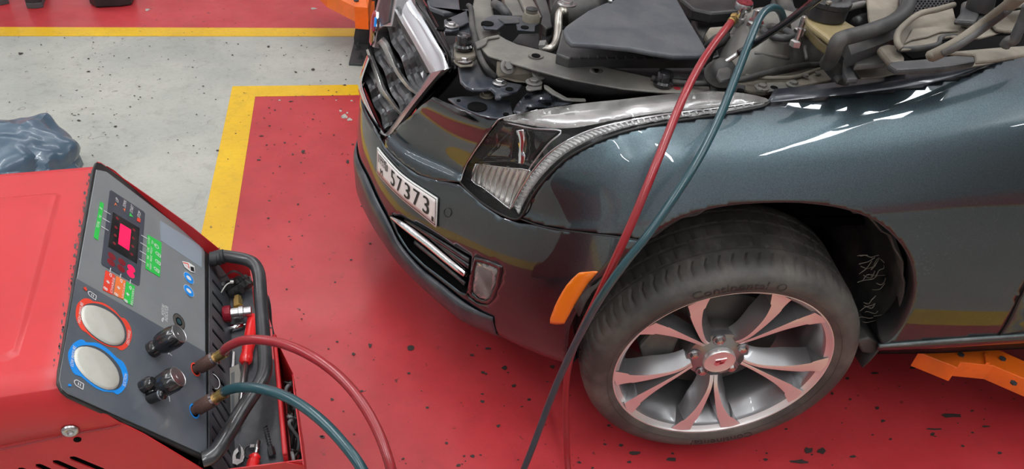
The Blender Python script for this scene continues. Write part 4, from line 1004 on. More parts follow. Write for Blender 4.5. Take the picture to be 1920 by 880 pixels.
# crumpled film and lamp adjuster behind the headlight
V = []; fp = K(800, 0, 3.827, [(620, 800), (645, 750), (700, 692), (745, 655), (800, 640), (860, 645), (920, 670), (990, 705), (1050, 720), (1140, 722), (1000, 750), (880, 768), (800, 772), (700, 800), (640, 822)])
v2, f2_ = cdt_mesh(fp, [], 5)
V = [W(x, y, z=.862+.020*abs(math.sin(x*.05+y*.09))+.012*abs(math.sin(y*.16-x*.05+1))-.01) for x, y in v2]
o = finish('plastic_film', V, f2_, M['bluegrey'], car, flip_out=False, solid=.0008); orient(o, CAM)
P_('lamp_lug', cA_((712, 620), (735, 590), (800, 580), (830, 600), (825, 635), (740, 648), (715, 640)), .885, .01, 'dustgrey', .003); bolt(1001, 155, .886, .010, 'dustgrey')
P_('lamp_arm', cA_((840, 605), (870, 612), (920, 650), (1010, 700), (1140, 705), (1145, 722), (1050, 722), (980, 712), (900, 672), (845, 630)), .885, .006, 'dustgrey', .002)
# air filter box
afb = bpy.data.objects.new('air_filter_box', None); COL.objects.link(afb); afb.parent = car; tag(afb, 'large dark grey air filter box with a smooth lid')
lid = cB_((278, 262), (300, 232), (335, 205), (500, 92), (640, 30), (850, -45), (1080, -60), (1310, -30), (1420, 165), (1520, 330), (1590, 450), (1592, 490), (1560, 502), (1290, 500), (1100, 470), (900, 432), (600, 402), (350, 388), (305, 345), (282, 290))
P_('filter_lid', lid, lambda x, y: 1.005-.00012*(x-1060)+.0002*(y-50), .03, 'lid', .007, taper=.01, par=afb, bseg=3)
skirt = cB_((270, 250), (290, 300), (305, 350), (350, 392), (600, 408), (900, 440), (1290, 506), (1590, 498), (1640, 525), (1560, 535), (330, 535), (210, 490), (240, 380))
P_('filter_skirt', skirt, .935, .06, 'greyplastic', .004, par=afb)
for i in range(15):
    x = 330+i*85; P_('lid_rib', cB_((x, 500+i*1.5), (x+22, 500+i*1.5), (x+30, 528), (x+8, 528)), .940, .006, 'dusttan' if i > 11 else 'greyplastic', .001, par=afb)
P_('filter_flange', cB_((330, 536), (1700, 540), (1712, 560), (1700, 582), (1240, 578), (520, 570)), .908, .008, 'black', .002, par=afb)
P_('filter_flange', cB_((540, 578), (1690, 590), (1700, 605), (1240, 608), (640, 602)), .898, .01, 'black', .002, par=afb)
P_('filter_body', cB_((640, 606), (1690, 606), (1670, 740), (1240, 712), (1060, 700), (900, 665)), .885, .10, 'greyplastic', .003, par=afb)
P_('filter_clip', cB_((1165, 535), (1205, 530), (1215, 575), (1205, 710), (1155, 705), (1160, 610), (1150, 580)), .912, .02, 'greyplastic', .003, par=afb)
T_('intake_hose', cB_((380, 160), (400, 60), (440, -20), (520, -80)), [.93, .93, .92, .92], .055, 'greyplastic', par=afb, seg=20)
bolt(1063, 8, .985, .012, 'steel'); T_('bracket_wire', cB_((690, -30), (700, 5), (720, 10)), .99, .004, 'steel')
# right behind the box: dark mechanical shapes
for i, (pts, z, h, mt_) in enumerate([
    (c3((640, -40), (1200, -40), (1180, 40), (1080, 75), (900, 90), (760, 60)), .93, .08, 'black'),
    (c3((760, 110), (900, 120), (1010, 140), (1000, 190), (880, 200), (840, 260), (790, 200)), .88, .08, 'greyplastic'),
    (c3((1200, 60), (1320, 30), (1560, 60), (1500, 150), (1300, 190), (1200, 170)), .86, .06, 'black'),
    (c3((880, 190), (1000, 180), (1010, 230), (960, 290), (880, 290), (850, 240)), .93, .05, 'dusttan'),
    (c3((800, 330), (930, 320), (960, 400), (900, 420), (830, 400)), .90, .05, 'black'),
    (c3((1330, -20), (1480, -20), (1500, 60), (1400, 100), (1320, 60)), .92, .06, 'black')]):
    P_('engine_part', pts, z, h, mt_, .006)
T_('rubber_pipe', c3((1000, 270), (930, 300), (880, 350), (850, 430)), [.98, .975, .95, .92], .014, 'rubber')
T_('rubber_pipe', c3((1160, 180), (1180, 150), (1240, 155), (1260, 200)), [1.0, 1.01, 1.01, .99], .006, 'p_dred')
T_('rubber_pipe', c3((1400, -30), (1440, 80), (1500, 150), (1600, 170)), [.95, .95, .95, .95], .018, 'rubber')
# strut tower
stt = bpy.data.objects.new('strut_tower', None); COL.objects.link(stt); stt.parent = car; tag(stt, 'domed dusty strut tower with three studs')
base = c3((935, 430), (960, 350), (1010, 235), (1070, 195), (1180, 178), (1270, 185), (1400, 215), (1540, 265), (1650, 300), (1720, 380), (1725, 440), (1690, 468), (1500, 490), (1280, 530), (1120, 560), (1010, 520))
topc = c3((1100, 300), (1120, 240), (1160, 215), (1260, 200), (1400, 235), (1500, 270), (1540, 300), (1520, 350), (1460, 415), (1300, 400), (1160, 350))
v1 = [W(x, y, z=.955) for x, y in base]
n1 = len(v1); cT = W(1435, 80, z=1.03)
rings = []
for r_, dz in ((1.0, 0), (.92, .022), (.80, .045), (.66, .058), (.60, .060), (.56, .052), (.30, .050), (.02, .052)):
    cb = sum(v1, Vector())/n1; rings.append([cb+(p-cb)*r_+Vector((0, 0, dz)) for p in v1])
V = [p for r in rings for p in r]; F = [(k*n1+i, k*n1+(i+1) % n1, (k+1)*n1+(i+1) % n1, (k+1)*n1+i) for k in range(len(rings)-1) for i in range(n1)]+[tuple((len(rings)-1)*n1+i for i in range(n1))]
V += [p-Vector((0, 0, .12)) for p in v1]; k0 = len(rings)*n1; F += [(i, k0+i, k0+(i+1) % n1, (i+1) % n1) for i in range(n1)]
finish('tower_dome', V, F, M['dustgrey'], stt, smooth=True, sub=1)
cb = sum(v1, Vector())/n1
for (x, y) in ((1410, 47), (1498, 60), (1491, 82)):
    p = W(x, y+4, z=1.012); v, f = join_vf([lathe_vf([(.012, 0), (.012, .010), (.008, .012)], p, (0, 0, 1), 6), lathe_vf([(.0055, .01), (.0055, .034), (.0001, .036)], p, (0, 0, 1), 10)]); finish('stud', v, f, M['steel'], stt)
T_('tower_ring', c3((1260, 200), (1330, 190), (1430, 220), (1480, 265), (1400, 275), (1310, 250), (1262, 215)), [1.016]*7, .007, 'greyplastic', par=stt)
for a, b in (((1040, 250), (1060, 330)), ((1380, 300), (1480, 400)), ((1560, 330), (1580, 430)), ((1200, 380), (1450, 415))):
    q = c3(a, b); T_('tower_rib', q, [.992, .977], .004, 'dustgrey', par=stt)
# wing rail behind, up to the cowl
P_('wing_rail', c3((980, 600), (1150, 575), (1400, 530), (1600, 490), (1700, 475), (1730, 500), (1760, 570), (1600, 600), (1400, 640), (1280, 665), (1190, 660), (1130, 640), (1000, 655)), lambda x, y: .935+.00012*(x-1350), .02, 'dusttan', .003, lab='dusty pale wing rail with spot welds')
P_('hinge_plate', c3((895, 640), (1090, 600), (1140, 610), (1140, 650), (1040, 660), (900, 690)), .945, .006, 'greyplastic', .002)
P_('hinge_plate', c3((1290, 590), (1500, 585), (1540, 620), (1440, 640), (1300, 655)), .953, .005, 'dustgrey', .002)
for x, y in K(1100, 0, 3.826, [(1015, 632), (1345, 628), (1105, 648), (965, 648)]): hole(x, y, .9535 if x > 1400 else .9485, .007)
for x, y in K(1100, 0, 3.826, [(1480, 610), (1255, 632)]): bolt(x, y, .955, .008, 'dustgrey')
for x, y in K(1100, 0, 3.826, [(1570, 540), (1660, 525), (1240, 640)]): lathe('spot_weld', [(.006, -.002), (.006, .0015), (.0001, .002)], W(x, y, z=.962), (0, 0, 1), M['dustgrey'], car, seg=12)
T_('wiring_loom', c3((470, 560), (640, 590), (800, 600), (1000, 590), (1150, 560), (1300, 520), (1500, 475), (1700, 462)), [.93, .935, .94, .955, .965, .965, .965, .965], .0058, 'rubber', 'black cable lying along the wing rail', seg=8)
T_('hood_seal_pipe', c3((1140, 545), (1300, 560), (1480, 555), (1600, 520), (1690, 485)), .958, .004, 'dusttan')
# bonnet gas strut and its ball cap
sr = [(1352, 122), (1385, 100), (1420, 78), (1480, 38), (1530, 0), (1590, -44)]
tube('gas_strut', [W(x, y, z=z) for (x, y), z in zip(sr[1:], [1.01, 1.04, 1.11, 1.18, 1.28])], .0065, M['gloss_black'], car, seg=14, sub=4)
tag(tube('strut_rod', [W(x, y, z=z) for (x, y), z in zip(sr[:2], [.985, 1.01])], .0045, M['steel'], car, seg=12, sub=3), 'thin rod end of the gas strut')
pb = W(1352, 140, z=.965); lathe('strut_socket', [(.030, -.004), (.032, .004), (.026, .010), (.022, .022), (.016, .028), (.001, .030)], pb, (.2, .5, .9), M['rubber'], car, seg=28)
P_('strut_pad', c3((945, 490), (1010, 475), (1050, 500), (1040, 560), (960, 580), (930, 540)), 1.0, .02, 'rubber', .006)
# brake fluid reservoir
rs = bpy.data.objects.new('fluid_reservoir', None); COL.objects.link(rs); rs.parent = car; tag(rs, 'cream brake fluid reservoir with black ribbed cap')
P_('reservoir_body', c4((195, 110), (215, 70), (250, 45), (330, 60), (435, 80), (460, 130), (520, 170), (595, 208), (570, 235), (480, 265), (425, 290), (390, 300), (320, 240), (250, 190), (205, 150)), 1.06, .035, 'cream', .010, par=rs, bseg=3)
P_('reservoir_base', c4((200, 135), (250, 190), (330, 250), (400, 300), (440, 300), (430, 360), (385, 350), (300, 290), (240, 230), (200, 185)), 1.025, .05, 'cream', .010, par=rs)
tube('reservoir_seam', [W(x, y, z=1.030) for x, y in c4((192, 130), (250, 190), (320, 245), (400, 300), (470, 280), (560, 245), (600, 215))], .003, M['cream'], rs, seg=6, sub=4)
pc = W(1551, 20, z=1.075); lathe('reservoir_cap', [(.036, -.012), (.036, .010), (.038, .012), (.038, .020), (.034, .023), (.020, .023), (.018, .026), (.001, .026)], pc, (0, 0, 1), M['black'], rs, seg=60, mod=lambda th, i: 1+(.03 if int(th/(2*PI)*60) % 3 == 0 and i in (1, 2, 3, 4) else 0))
P_('cap_symbol', c4((340, 8), (365, 2), (385, 12), (360, 22)), 1.102, .001, 'dusttan', 0, par=rs)
lathe('reservoir_neck', [(.030, -.02), (.030, .0), (.026, .002)], pc, (0, 0, 1), M['cream'], rs, seg=30)
T_('brake_pipe', c4((450, 80), (520, 50), (600, 30), (640, 30)), [1.07, 1.075, 1.075, 1.07], .007, 'dustgrey'); T_('brake_pipe', c4((470, 40), (540, 10), (600, 20), (640, 60)), [1.06, 1.07, 1.06, 1.05], .013, 'black')
T_('brake_pipe', c4((560, 170), (600, 150), (640, 140)), [1.05]*3, .014, 'black')
# cowl: beige panel, thick seal, trays, grille mesh
P_('cowl_panel', c4((630, -60), (870, -60), (862, 60), (830, 110), (740, 160), (665, 190), (645, 120)), 1.085, .02, 'dusttan', .006, lab='beige dusty cowl panel')
P_('seal_plinth', c4((500, 330), (520, 395), (560, 380), (730, 320), (850, 270), (870, 200), (960, 120), (990, 60), (990, -60), (870, -60), (865, 90), (740, 165), (590, 240), (470, 290)), 1.05, .06, 'greyplastic', 0)
T_('cowl_seal', c4((350, 455), (385, 400), (425, 300), (480, 270), (600, 238), (700, 205), (800, 165), (880, 110), (925, 40), (945, -60)), [1.03, 1.055, 1.085, 1.085, 1.085, 1.09, 1.09, 1.095, 1.10, 1.10], .0135, 'rubber', 'thick black rubber seal curving along the cowl', seg=14)
T_('cowl_seal', c4((345, 450), (380, 500), (440, 560), (490, 575)), [1.02, 1.005, .99, .985], .011, 'rubber')
for pts in (c4((350, 470), (420, 430), (470, 470), (480, 560), (430, 575), (385, 520)), ): P_('seal_end', pts, 1.0, .03, 'rubber', .006)
P_('seal_block', c4((470, 405), (520, 395), (530, 480), (560, 540), (580, 565), (490, 570), (465, 520)), 1.018, .03, 'greyplastic', .005)
P_('cowl_corner', c4((540, 400), (720, 335), (790, 420), (780, 450), (545, 470)), 1.03, .03, 'dustgrey', .004)
P_('cowl_corner', c4((545, 478), (780, 458), (870, 520), (720, 550), (590, 560)), .995, .01, 'dusttan', .003)
P_('cowl_corner', c4((715, 330), (770, 310), (850, 320), (910, 410), (905, 440), (850, 455), (800, 430)), 1.06, .04, 'dusttan', .006)
P_('cowl_trim_strip', c4((800, 440), (910, 430), (1050, 420), (1250, 395), (1400, 375), (1415, 440), (1250, 470), (1050, 490), (850, 500), (790, 460)), 1.062, .03, 'greyplastic', .004, lab='long grey plastic strip beside the wing')
P_('wing_edge', c4((860, 505), (1050, 492), (1300, 460), (1410, 440), (1530, 425), (1560, 440), (1480, 462), (1200, 500), (950, 525)), 1.035, .01, 'dusttan', .003)
P_('cowl_edge', c4((1200, 370), (1420, 350), (1600, 335), (1760, 325), (1900, 310), (1900, 360), (1700, 400), (1560, 425), (1420, 440), (1410, 385)), 1.085, .02, 'dusttan', .004)
P_('cowl_edge', c4((1400, 380), (1700, 365), (1800, 350), (1640, 430), (1560, 440), (1450, 430)), 1.078, .01, 'rubber', .003)
P_('cowl_tray', c4((845, 300), (865, 220), (900, 180), (1000, 110), (1130, 75), (1250, 45), (1270, 130), (1420, 160), (1560, 120), (1700, 110), (1720, 180), (1560, 240), (1450, 270), (1290, 268), (1240, 258), (1170, 270), (1140, 320), (1000, 345), (880, 355)), 1.075, .012, 'dusttan', .006, lab='tan dust-covered cowl tray with a notch')
T_('tray_rim', c4((880, 350), (850, 300), (868, 215), (1000, 105), (1130, 70), (1255, 35)), [1.078, 1.085, 1.095, 1.10, 1.10, 1.10], .0055, 'dusttan')
T_('tray_rim', c4((860, 355), (1000, 348), (1135, 322), (1160, 275), (1240, 260), (1300, 270)), 1.072, .005, 'rubber')
P_('tray_step', c4((960, 205), (1090, 190), (1240, 190), (1300, 215), (1160, 225), (1070, 260), (960, 280), (900, 310)), 1.080, .006, 'dusttan', .003)
lathe('tray_plug', [(.010, 0), (.010, .003), (.001, .004)], W(1812, 49, z=1.078), (0, 0, 1), M['dusttan'], car, seg=20)
P_('mesh_backing', c4((965, -60), (1260, -60), (1250, 20), (1100, 60), (975, 110)), 1.055, .01, 'void', 0)
MV = []
for i in range(11):
    for j in range(9):
        cx_, cy_ = 985+i*26+(13 if j % 2 else 0), -40+j*17
        if cy_ > 105-(cx_-970)*.36: continue
        pts = [W(*K(1460, 0, 3.826, [(cx_+math.cos(a)*14, cy_+math.sin(a)*10)])[0], z=1.068) for a in np.linspace(0, 2*PI, 7)]
        MV.append(tube_vf(pts, .0011, 4, 1))
v, f = join_vf(MV); o = finish('honeycomb_mesh', v, f, M['greyplastic'], car, flip_out=False); o['kind'] = 'stuff'; o['label'] = 'black honeycomb mesh of the cowl inlet'
P_('wiper_pedestal', c4((1265, 140), (1310, 80), (1320, 10), (1400, -20), (1520, 0), (1540, 50), (1460, 60), (1420, 150)), 1.10, .03, 'greyplastic', .005)
lathe('wiper_spindle', [(.022, 0), (.024, .01), (.020, .028), (.016, .030), (.016, .045), (.001, .046)], W(*c4((1430, 70))[0], z=1.10), (0, 0, 1), M['black'], car, seg=28)
P_('pedestal_face', c4((1450, 60), (1600, 45), (1620, 60), (1530, 120), (1425, 150)), 1.095, .02, 'greyplastic', .003)
T_('hinge_arm', c4((1100, 402), (1180, 365), (1300, 300), (1420, 215), (1520, 140), (1640, 50), (1760, -50)), [1.085, 1.10, 1.12, 1.14, 1.16, 1.19, 1.22], .0145, 'dusttan', 'tan bonnet hinge arm rising out of the cowl', seg=10, flat=.7)
T_('hinge_groove', c4((1180, 385), (1300, 322), (1430, 232), (1530, 160), (1650, 70)), [1.10, 1.12, 1.14, 1.16, 1.19], .006, 'greyplastic')
T_('hinge_link', c4((1620, 330), (1650, 295), (1690, 285), (1720, 220), (1760, 130), (1790, 40)), [1.10, 1.11, 1.115, 1.13, 1.15, 1.17], .009, 'greyplastic')
T_('hinge_hook', c4((1090, 405), (1110, 380), (1150, 375), (1170, 385)), 1.09, .005, 'dusttan')
P_('far_shelf', c4((1500, 130), (1600, 90), (1760, 60), (1900, 60), (1900, 200), (1760, 220), (1640, 215), (1560, 200)), 1.085, .02, 'dusttan', .005)
P_('far_shelf', c4((1600, -40), (1900, -60), (1900, 20), (1700, 40)), 1.12, .02, 'dusttan', .005)
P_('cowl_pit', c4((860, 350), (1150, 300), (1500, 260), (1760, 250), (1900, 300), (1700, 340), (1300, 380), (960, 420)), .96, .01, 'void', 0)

# ================================================================ REFRIGERANT SERVICE MACHINE
MU = Vector((.1834, -.98304, 0)).normalized(); MW = Vector((-.98304, -.1834, 0)).normalized(); MZ = Vector((0, 0, 1))
MA = CAM+ray(110, 722).normalized()*1.05
TH = math.radians(59.5); MV_ = MW*math.cos(TH)-MZ*math.sin(TH); MN = MU.cross(MV_).normalized()
if MN.dot(CAM-MA) < 0: MN = -MN
def mp(u, w_, z): return MA+MU*u+MW*w_+MZ*z
def on_plane(px, py, o, n): d = ray(px, py); return CAM+d*((o-CAM).dot(n)/d.dot(n))
def pan_(px, py, off=0): return on_plane(px, py, MA+MN*off, MN)
def side_(px, py, u=0): p = on_plane(px, py, MA+MU*u, MU)-MA; return (p.dot(MW), p.z)
mc = thing('service_machine', 'red wheeled refrigerant service machine with grey control panel, pressure gauges and tray', 'machine', (mp(.26, 0, 0).x, mp(.26, 0, 0).y, 0))
ZB = -MA.z+.09
BK = -.42
# hood: profile in u,z swept back
hp_ = [(.52, -.09), (.52, -.022), (.514, -.008), (.503, -.001), (.49, 0), (.035, 0), (.018, -.003), (.006, -.012), (.001, -.028), (-.001, -.05), (-.001, -.088)]
V, F = [], []
for wi, w_ in enumerate((0, -.03, -.15, -.30, BK)):
    for (u, z) in hp_:
        ww = w_
        if w_ == 0: ww = max(0, -z*math.cos(TH)/math.sin(TH)) - .001
        V.append(mp(u, ww, z))
k = len(hp_)
for i in range(4):
    for j in range(k-1): F.append((i*k+j, i*k+j+1, (i+1)*k+j+1, (i+1)*k+j))
o = finish('hood', V, F, M['mred'], mc, smooth=True, flip_out=False, solid=.002); orient(o, mp(.26, -.1, 1)); autosmooth(o, 50)
o.modifiers.new('b', 'BEVEL').width = .001
# pressed field on the hood top
pf = [mp(u, w_, 0) for u, w_ in ((.430, -.355), (.430, -.062), (.422, -.052), (.30, -.050), (.14, -.050), (.062, -.052), (.054, -.062), (.054, -.355), (.062, -.365), (.422, -.365))]
def dome_plate(name, pts, h, mt, par, wdt=.010):
    n = len(pts); c = sum(pts, Vector())/n
    def ins(p, d): q = (c-p); return p+q.normalized()*d
    R = [pts, [ins(p, wdt*.35)+MZ*h*.25 for p in pts], [ins(p, wdt*.7)+MZ*h*.85 for p in pts], [ins(p, wdt)+MZ*h for p in pts]]
    V = [p for r in R for p in r]; F = [(k*n+i, k*n+(i+1) % n, (k+1)*n+(i+1) % n, (k+1)*n+i) for k in range(3) for i in range(n)]+[tuple(3*n+i for i in range(n))]
    return finish(name, V, F, mt, par, smooth=True)
o = dome_plate('pressed_field', pf, .0045, M['mred'], mc, .012); autosmooth(o, 60)
# near side panel, with louvre slots
slots = []
for (x0_, y0_), (x1_, y1_) in (((133, 860), (196, 886)), ((101, 867), (168, 896)), ((69, 874), (138, 906)), ((36, 881), (108, 916)), ((166, 905), (240, 936)), ((-10, 888), (60, 918))):
    a, b = Vector(side_(x0_, y0_)), Vector(side_(x1_, y1_)); d = (b-a).normalized(); n_ = Vector((-d.y, d.x))*.0042
    slots.append([tuple(q) for q in (a-d*.002, a+n_*.8+d*.001, a+n_+d*.004, b+n_-d*.004, b+d*.002, b-n_-d*.004, a-n_+d*.004, a-n_*.8+d*.001)])
sp_ = [(BK, -.086), (.047, -.086), (.070, -.1185), (.127, -.2155), (.135, -.222), (.262, -.236), (.264, -.42), (.20, -.44), (.195, ZB), (BK, ZB)]
def wz_sheet(name, poly, holes, u, mt, par, step=.04, thick=.002):
    v, f = cdt_mesh(poly, holes, step, .012); o = finish(name, [mp(u, a, b) for a, b in v], f, mt, par, flip_out=False, solid=thick); orient(o, mp(u-1 if u < .2 else u+1, 0, 0)); return o
wz_sheet('side_panel', sp_, slots, .0015, M['mred'], mc)
fs_pts = [side_(x, y, .517) for x, y in ((182, 303), (189, 305), (240, 340), (300, 382), (361, 426), (409, 465), (440, 489))]
wz_sheet('side_panel', [(BK, -.06), (-.02, -.012)]+fs_pts+[(.20, -.26), (.195, ZB), (BK, ZB)], [], .517, M['mred'], mc)
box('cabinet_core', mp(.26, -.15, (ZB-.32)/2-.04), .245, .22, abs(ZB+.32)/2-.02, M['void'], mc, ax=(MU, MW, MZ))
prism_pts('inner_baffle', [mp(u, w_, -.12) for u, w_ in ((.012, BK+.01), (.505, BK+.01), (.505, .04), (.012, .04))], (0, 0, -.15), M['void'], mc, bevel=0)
wz_f = [mp(.0, BK, -.09), mp(.52, BK, -.09), mp(.52, BK, ZB), mp(.0, BK, ZB)]
prism_pts('back_panel', wz_f, MW*.003, M['mred'], mc, bevel=0)
prism_pts('hood_rear', [mp(u, BK-.001, z) for u, z in hp_], MW*.003, M['mred'], mc, bevel=0)
prism_pts('front_panel', [mp(u, .196, z) for u, z in ((0, -.40), (.516, -.40), (.516, ZB), (0, ZB))], -MW*.004, M['mred'], mc, bevel=.001)
prism_pts('base_plate', [mp(u, w_, ZB) for u, w_ in ((0, BK), (.516, BK), (.516, .20), (0, .20))], (0, 0, -.012), M['darksteel'], mc)
for u in (.06, .46):
    for w_ in (BK+.06, .14):
        c = mp(u, w_, 0); c.z = .042
        cs = lathe('caster', [(.001, -.014), (.036, -.014), (.042, -.008), (.042, .008), (.036, .014), (.001, .014)], c, MU, M['rubber'], mc, seg=28)
        box('caster_fork', c+MZ*.024, .022, .006, .028, M['steel'], mc, ax=(MU, MW, MZ))
# lettering low on the front (seen mirrored in the bumper)
v, f = text_vf('WÜRTH', lambda x, y: mp(.19-x, .1965, -.50)+MZ*y, .15, .034); o = finish('front_lettering', v, f, M['ink'], mc, flip_out=False); orient(o, mp(.19, 2, -.5))
lg = []
for pts in ([(-.03, .03), (.03, .03), (.03, .016), (.006, .016), (.006, -.004), (-.006, -.004), (-.006, .016), (-.03, .016)], [(-.03, -.012), (-.016, -.012), (-.010, -.026), (.010, -.026), (.016, -.012), (.03, -.012), (.018, -.042), (-.018, -.042)]):
    lg.append(([mp(.19-a, .1965, -.43)+MZ*b for a, b in pts], [tuple(range(len(pts)))]))
v, f = join_vf(lg); o = finish('front_emblem', v, f, M['ink'], mc, flip_out=False); orient(o, mp(.19, 2, -.5))
# side screws
for x, y, r_ in ((132, 806, .0085),):
    a, b = side_(x, y); v, f = join_vf([lathe_vf([(r_*1.25, 0), (r_*1.2, .002), (r_*.9, .0045), (r_*.5, .0045), (r_*.45, .002), (.0001, .002)], mp(-.001, a, b), -MU, 24)]); finish('screw', v, f, M['steel'], mc, smooth=True)
a, b = side_(145, 826); v, f = lathe_vf([(.0045, -.001), (.0045, .0006), (.0001, .0006)], mp(.001, a, b), -MU, 16); finish('screw_hole', v, f, M['void'], mc)
tube('hood_seam', [mp(-.0015, a, b) for a, b in (side_(-40, 850), side_(60, 829), side_(130, 814), side_(205, 801), side_(224, 796))], .0010, M['p_dred'], mc, seg=6, sub=2)
# worn enamel along the hood edge
V, F = [], []
for i in range(60):
    t = random.random(); x, y = 171-66*t-random.expovariate(.45), 326+366*t; rx, ry = random.uniform(.6, 2.6), random.uniform(1, 5)
    n = 8; o_ = len(V)
    for q in range(n):
        a = 2*PI*q/n; k = random.uniform(.5, 1.3); V.append(W(x+math.cos(a)*rx*k, y+math.sin(a)*ry*k, z=MA.z+.0004))
    F.append(tuple(range(o_, o_+n)))
o = finish('enamel_chip', V, F, M['darksteel'], mc, flip_out=False); orient(o, CAM+Vector((0, 0, 5))); o['kind'] = 'stuff'; o['label'] = 'dark worn chips along the hood edge'
# control panel (black frame, grey face, darker lower field)
cp = bpy.data.objects.new('control_panel', None); COL.objects.link(cp); cp.parent = mc; cp.location = pan_(250, 580)-Vector(mc.location); tag(cp, 'sloping grey control panel with small red display, gauges and two black knobs')
def decal(name, pts, off, mt, thick=.0004, bevel=0, par=None):
    top_ = [pan_(x, y, off) for x, y in pts]; return prism_pts(name, top_, -MN*thick, M[mt], par or cp, bevel=bevel)
decal('panel_frame', [(181, 304), (190, 306), (212, 321), (388, 462), (392, 470), (396, 858), (391, 864), (380, 860), (131, 744), (118, 733), (110, 718), (112, 692), (175, 318)], .000, 'black', .005, .0015)
decal('panel_face', [(181, 318), (200, 322), (378, 458), (384, 474), (385, 660), (388, 851), (384, 853), (128, 738), (116, 727), (112, 712), (115, 690)], .0014, 'pan_light', .0015, .0006)
decal('lower_field', [(143, 522), (386, 661), (388, 851), (384, 853), (128, 738), (116, 727), (112, 712), (115, 690)], .0018, 'pan_dark')
decal('pale_patch', [(301, 414), (374, 460), (379, 470), (378, 502), (302, 451)], .0018, 'pan_blue')
decal('keypad', [(209, 357), (270, 397), (272, 401), (262, 534), (259, 536), (192, 497), (190, 492), (206, 358)], .0022, 'pan_key')
decal('display_window', [(212, 398), (262, 428), (257, 495), (203, 463)], .0026, 'gloss_black')
decal('red_display', [(226, 419), (246, 431), (242, 470), (222, 457)], .0030, 'led')
decal('green_label', [(188, 378), (195, 382), (184, 451), (176, 445)], .0022, 'p_green'); decal('green_label', [(277, 440), (303, 455), (300, 520), (273, 504)], .0022, 'p_green')
decal('red_label', [(198, 507), (216, 516), (211, 553), (193, 544)], .0022, 'p_red'); decal('orange_label', [(218, 517), (236, 527), (232, 562), (213, 553)], .0022, 'p_orange'); decal('green_label', [(237, 528), (253, 537), (249, 574), (232, 564)], .0022, 'p_green')
c9 = lambda *p: K(110, 330, 3.828, p)
def disc(name, px, py, ru, rv, off, mt, thick=.0004, par=None, n=20, rot=0):
    c = pan_(px, py, off); P = []
    for i in range(n):
        a = 2*PI*i/n; x, y = ru*math.cos(a), rv*math.sin(a); P.append(c+MU*(x*math.cos(rot)-y*math.sin(rot))+MV_*(x*math.sin(rot)+y*math.cos(rot)))
    return prism_pts(name, P, -MN*thick, M[mt], par or cp, bevel=0)
for x, y in c9((422, 305), (413, 370), (407, 427), (401, 484), (541, 388), (536, 447), (531, 505), (525, 563)): disc('indicator', x, y, .0030, .0030, .0030, 'p_dred')
for x, y in c9((383, 577), (377, 622), (455, 618), (450, 665)): disc('membrane_button', x, y, .0068, .0075, .0026, 'p_dred')
for x, y in c9((522, 665), (518, 705)): disc('membrane_button', x, y, .0068, .0075, .0026, 'led')
lines, wt = [], []
def pline(a, b, wpx=.0007, off=.0028): 
    A, B = pan_(*a, off), pan_(*b, off); d = (B-A).normalized(); n_ = MN.cross(d)*wpx; return ([A-n_, B-n_, B+n_, A+n_], [(0, 1, 2, 3)])
for a, b in [((325, 248), (372, 276)), ((315, 303), (366, 333)), ((306, 362), (358, 393)), ((592, 425), (640, 452)), ((586, 478), (634, 508)), ((582, 537), (630, 566)), ((577, 595), (625, 624)), ((374, 660), (368, 690)), ((447, 703), (441, 732)), ((517, 745), (511, 775))]:
    a, b = c9(a, b); lines.append(pline(a, b))
PT = []
def ptxt(s, S, E_, h, off=.0030):
    """white text reading from pixel S to pixel E_"""
    A, B = pan_(*S, off), pan_(*E_, off); ex = (B-A).normalized(); ey = MN.cross(ex); c = (A+B)/2
    v, f = text_vf(s, lambda x, y: c+ex*x+ey*y, (B-A).length, h); return (v, f)
for s_, S_, E_, h_ in [('UP', (419, 186), (421, 160), .006), ('DOWN', (470, 222), (478, 178), .006), ('START', (520, 262), (530, 212), .006), ('STOP', (573, 297), (582, 256), .006),
                       ('TOTAL', (279, 372), (287, 325), .0045), ('kg', (294, 300), (298, 282), .005), ('g', (302, 238), (304, 228), .005),
                       ('LOW', (645, 486), (650, 440), .004), ('TOP', (672, 490), (675, 466), .004), ('OIL', (640, 545), (645, 510), .004), ('WEIGHT', (662, 560), (668, 512), .004), ('TANK', (640, 600), (642, 572), .004), ('WEIGHT', (662, 616), (666, 572), .004), ('GAS', (638, 650), (640, 628), .004), ('WEIGHT', (658, 672), (662, 628), .004)]:
    a, b = c9(S_, E_); wt.append(ptxt(s_, a, b, h_))
for s_, S_, E_, h_ in [('CHARGE', (208.5, 549), (213.5, 521), .0040), ('VACUUM', (229.5, 560), (234, 532), .0040), ('RECOVERY', (246.5, 572), (250.5, 541), .0040)]: wt.append(ptxt(s_, S_, E_, h_))
cE = lambda *p: K(240, 560, 3.667, p); cD = lambda *p: K(100, 540, 4.19, p)
for s_, S_, E_, h_, c_ in [('MOISTURE', (240, 115), (244, 42), .0065, cE), ('INDICATOR', (262, 155), (268, 52), .0065, cE), ('T', (288, 395), (292, 372), .008, cE),
                           ('HIGH PRESSURE', (200, 275), (226, 115), .0048, cD), ('DISCHARGE', (584, 445), (598, 335), .0048, cD), ('LOW PRESSURE', (144, 615), (168, 458), .0048, cD), ('SUCTION', (556, 772), (571, 676), .0048, cD)]:
    a, b = c_(S_, E_); wt.append(ptxt(s_, a, b, h_))
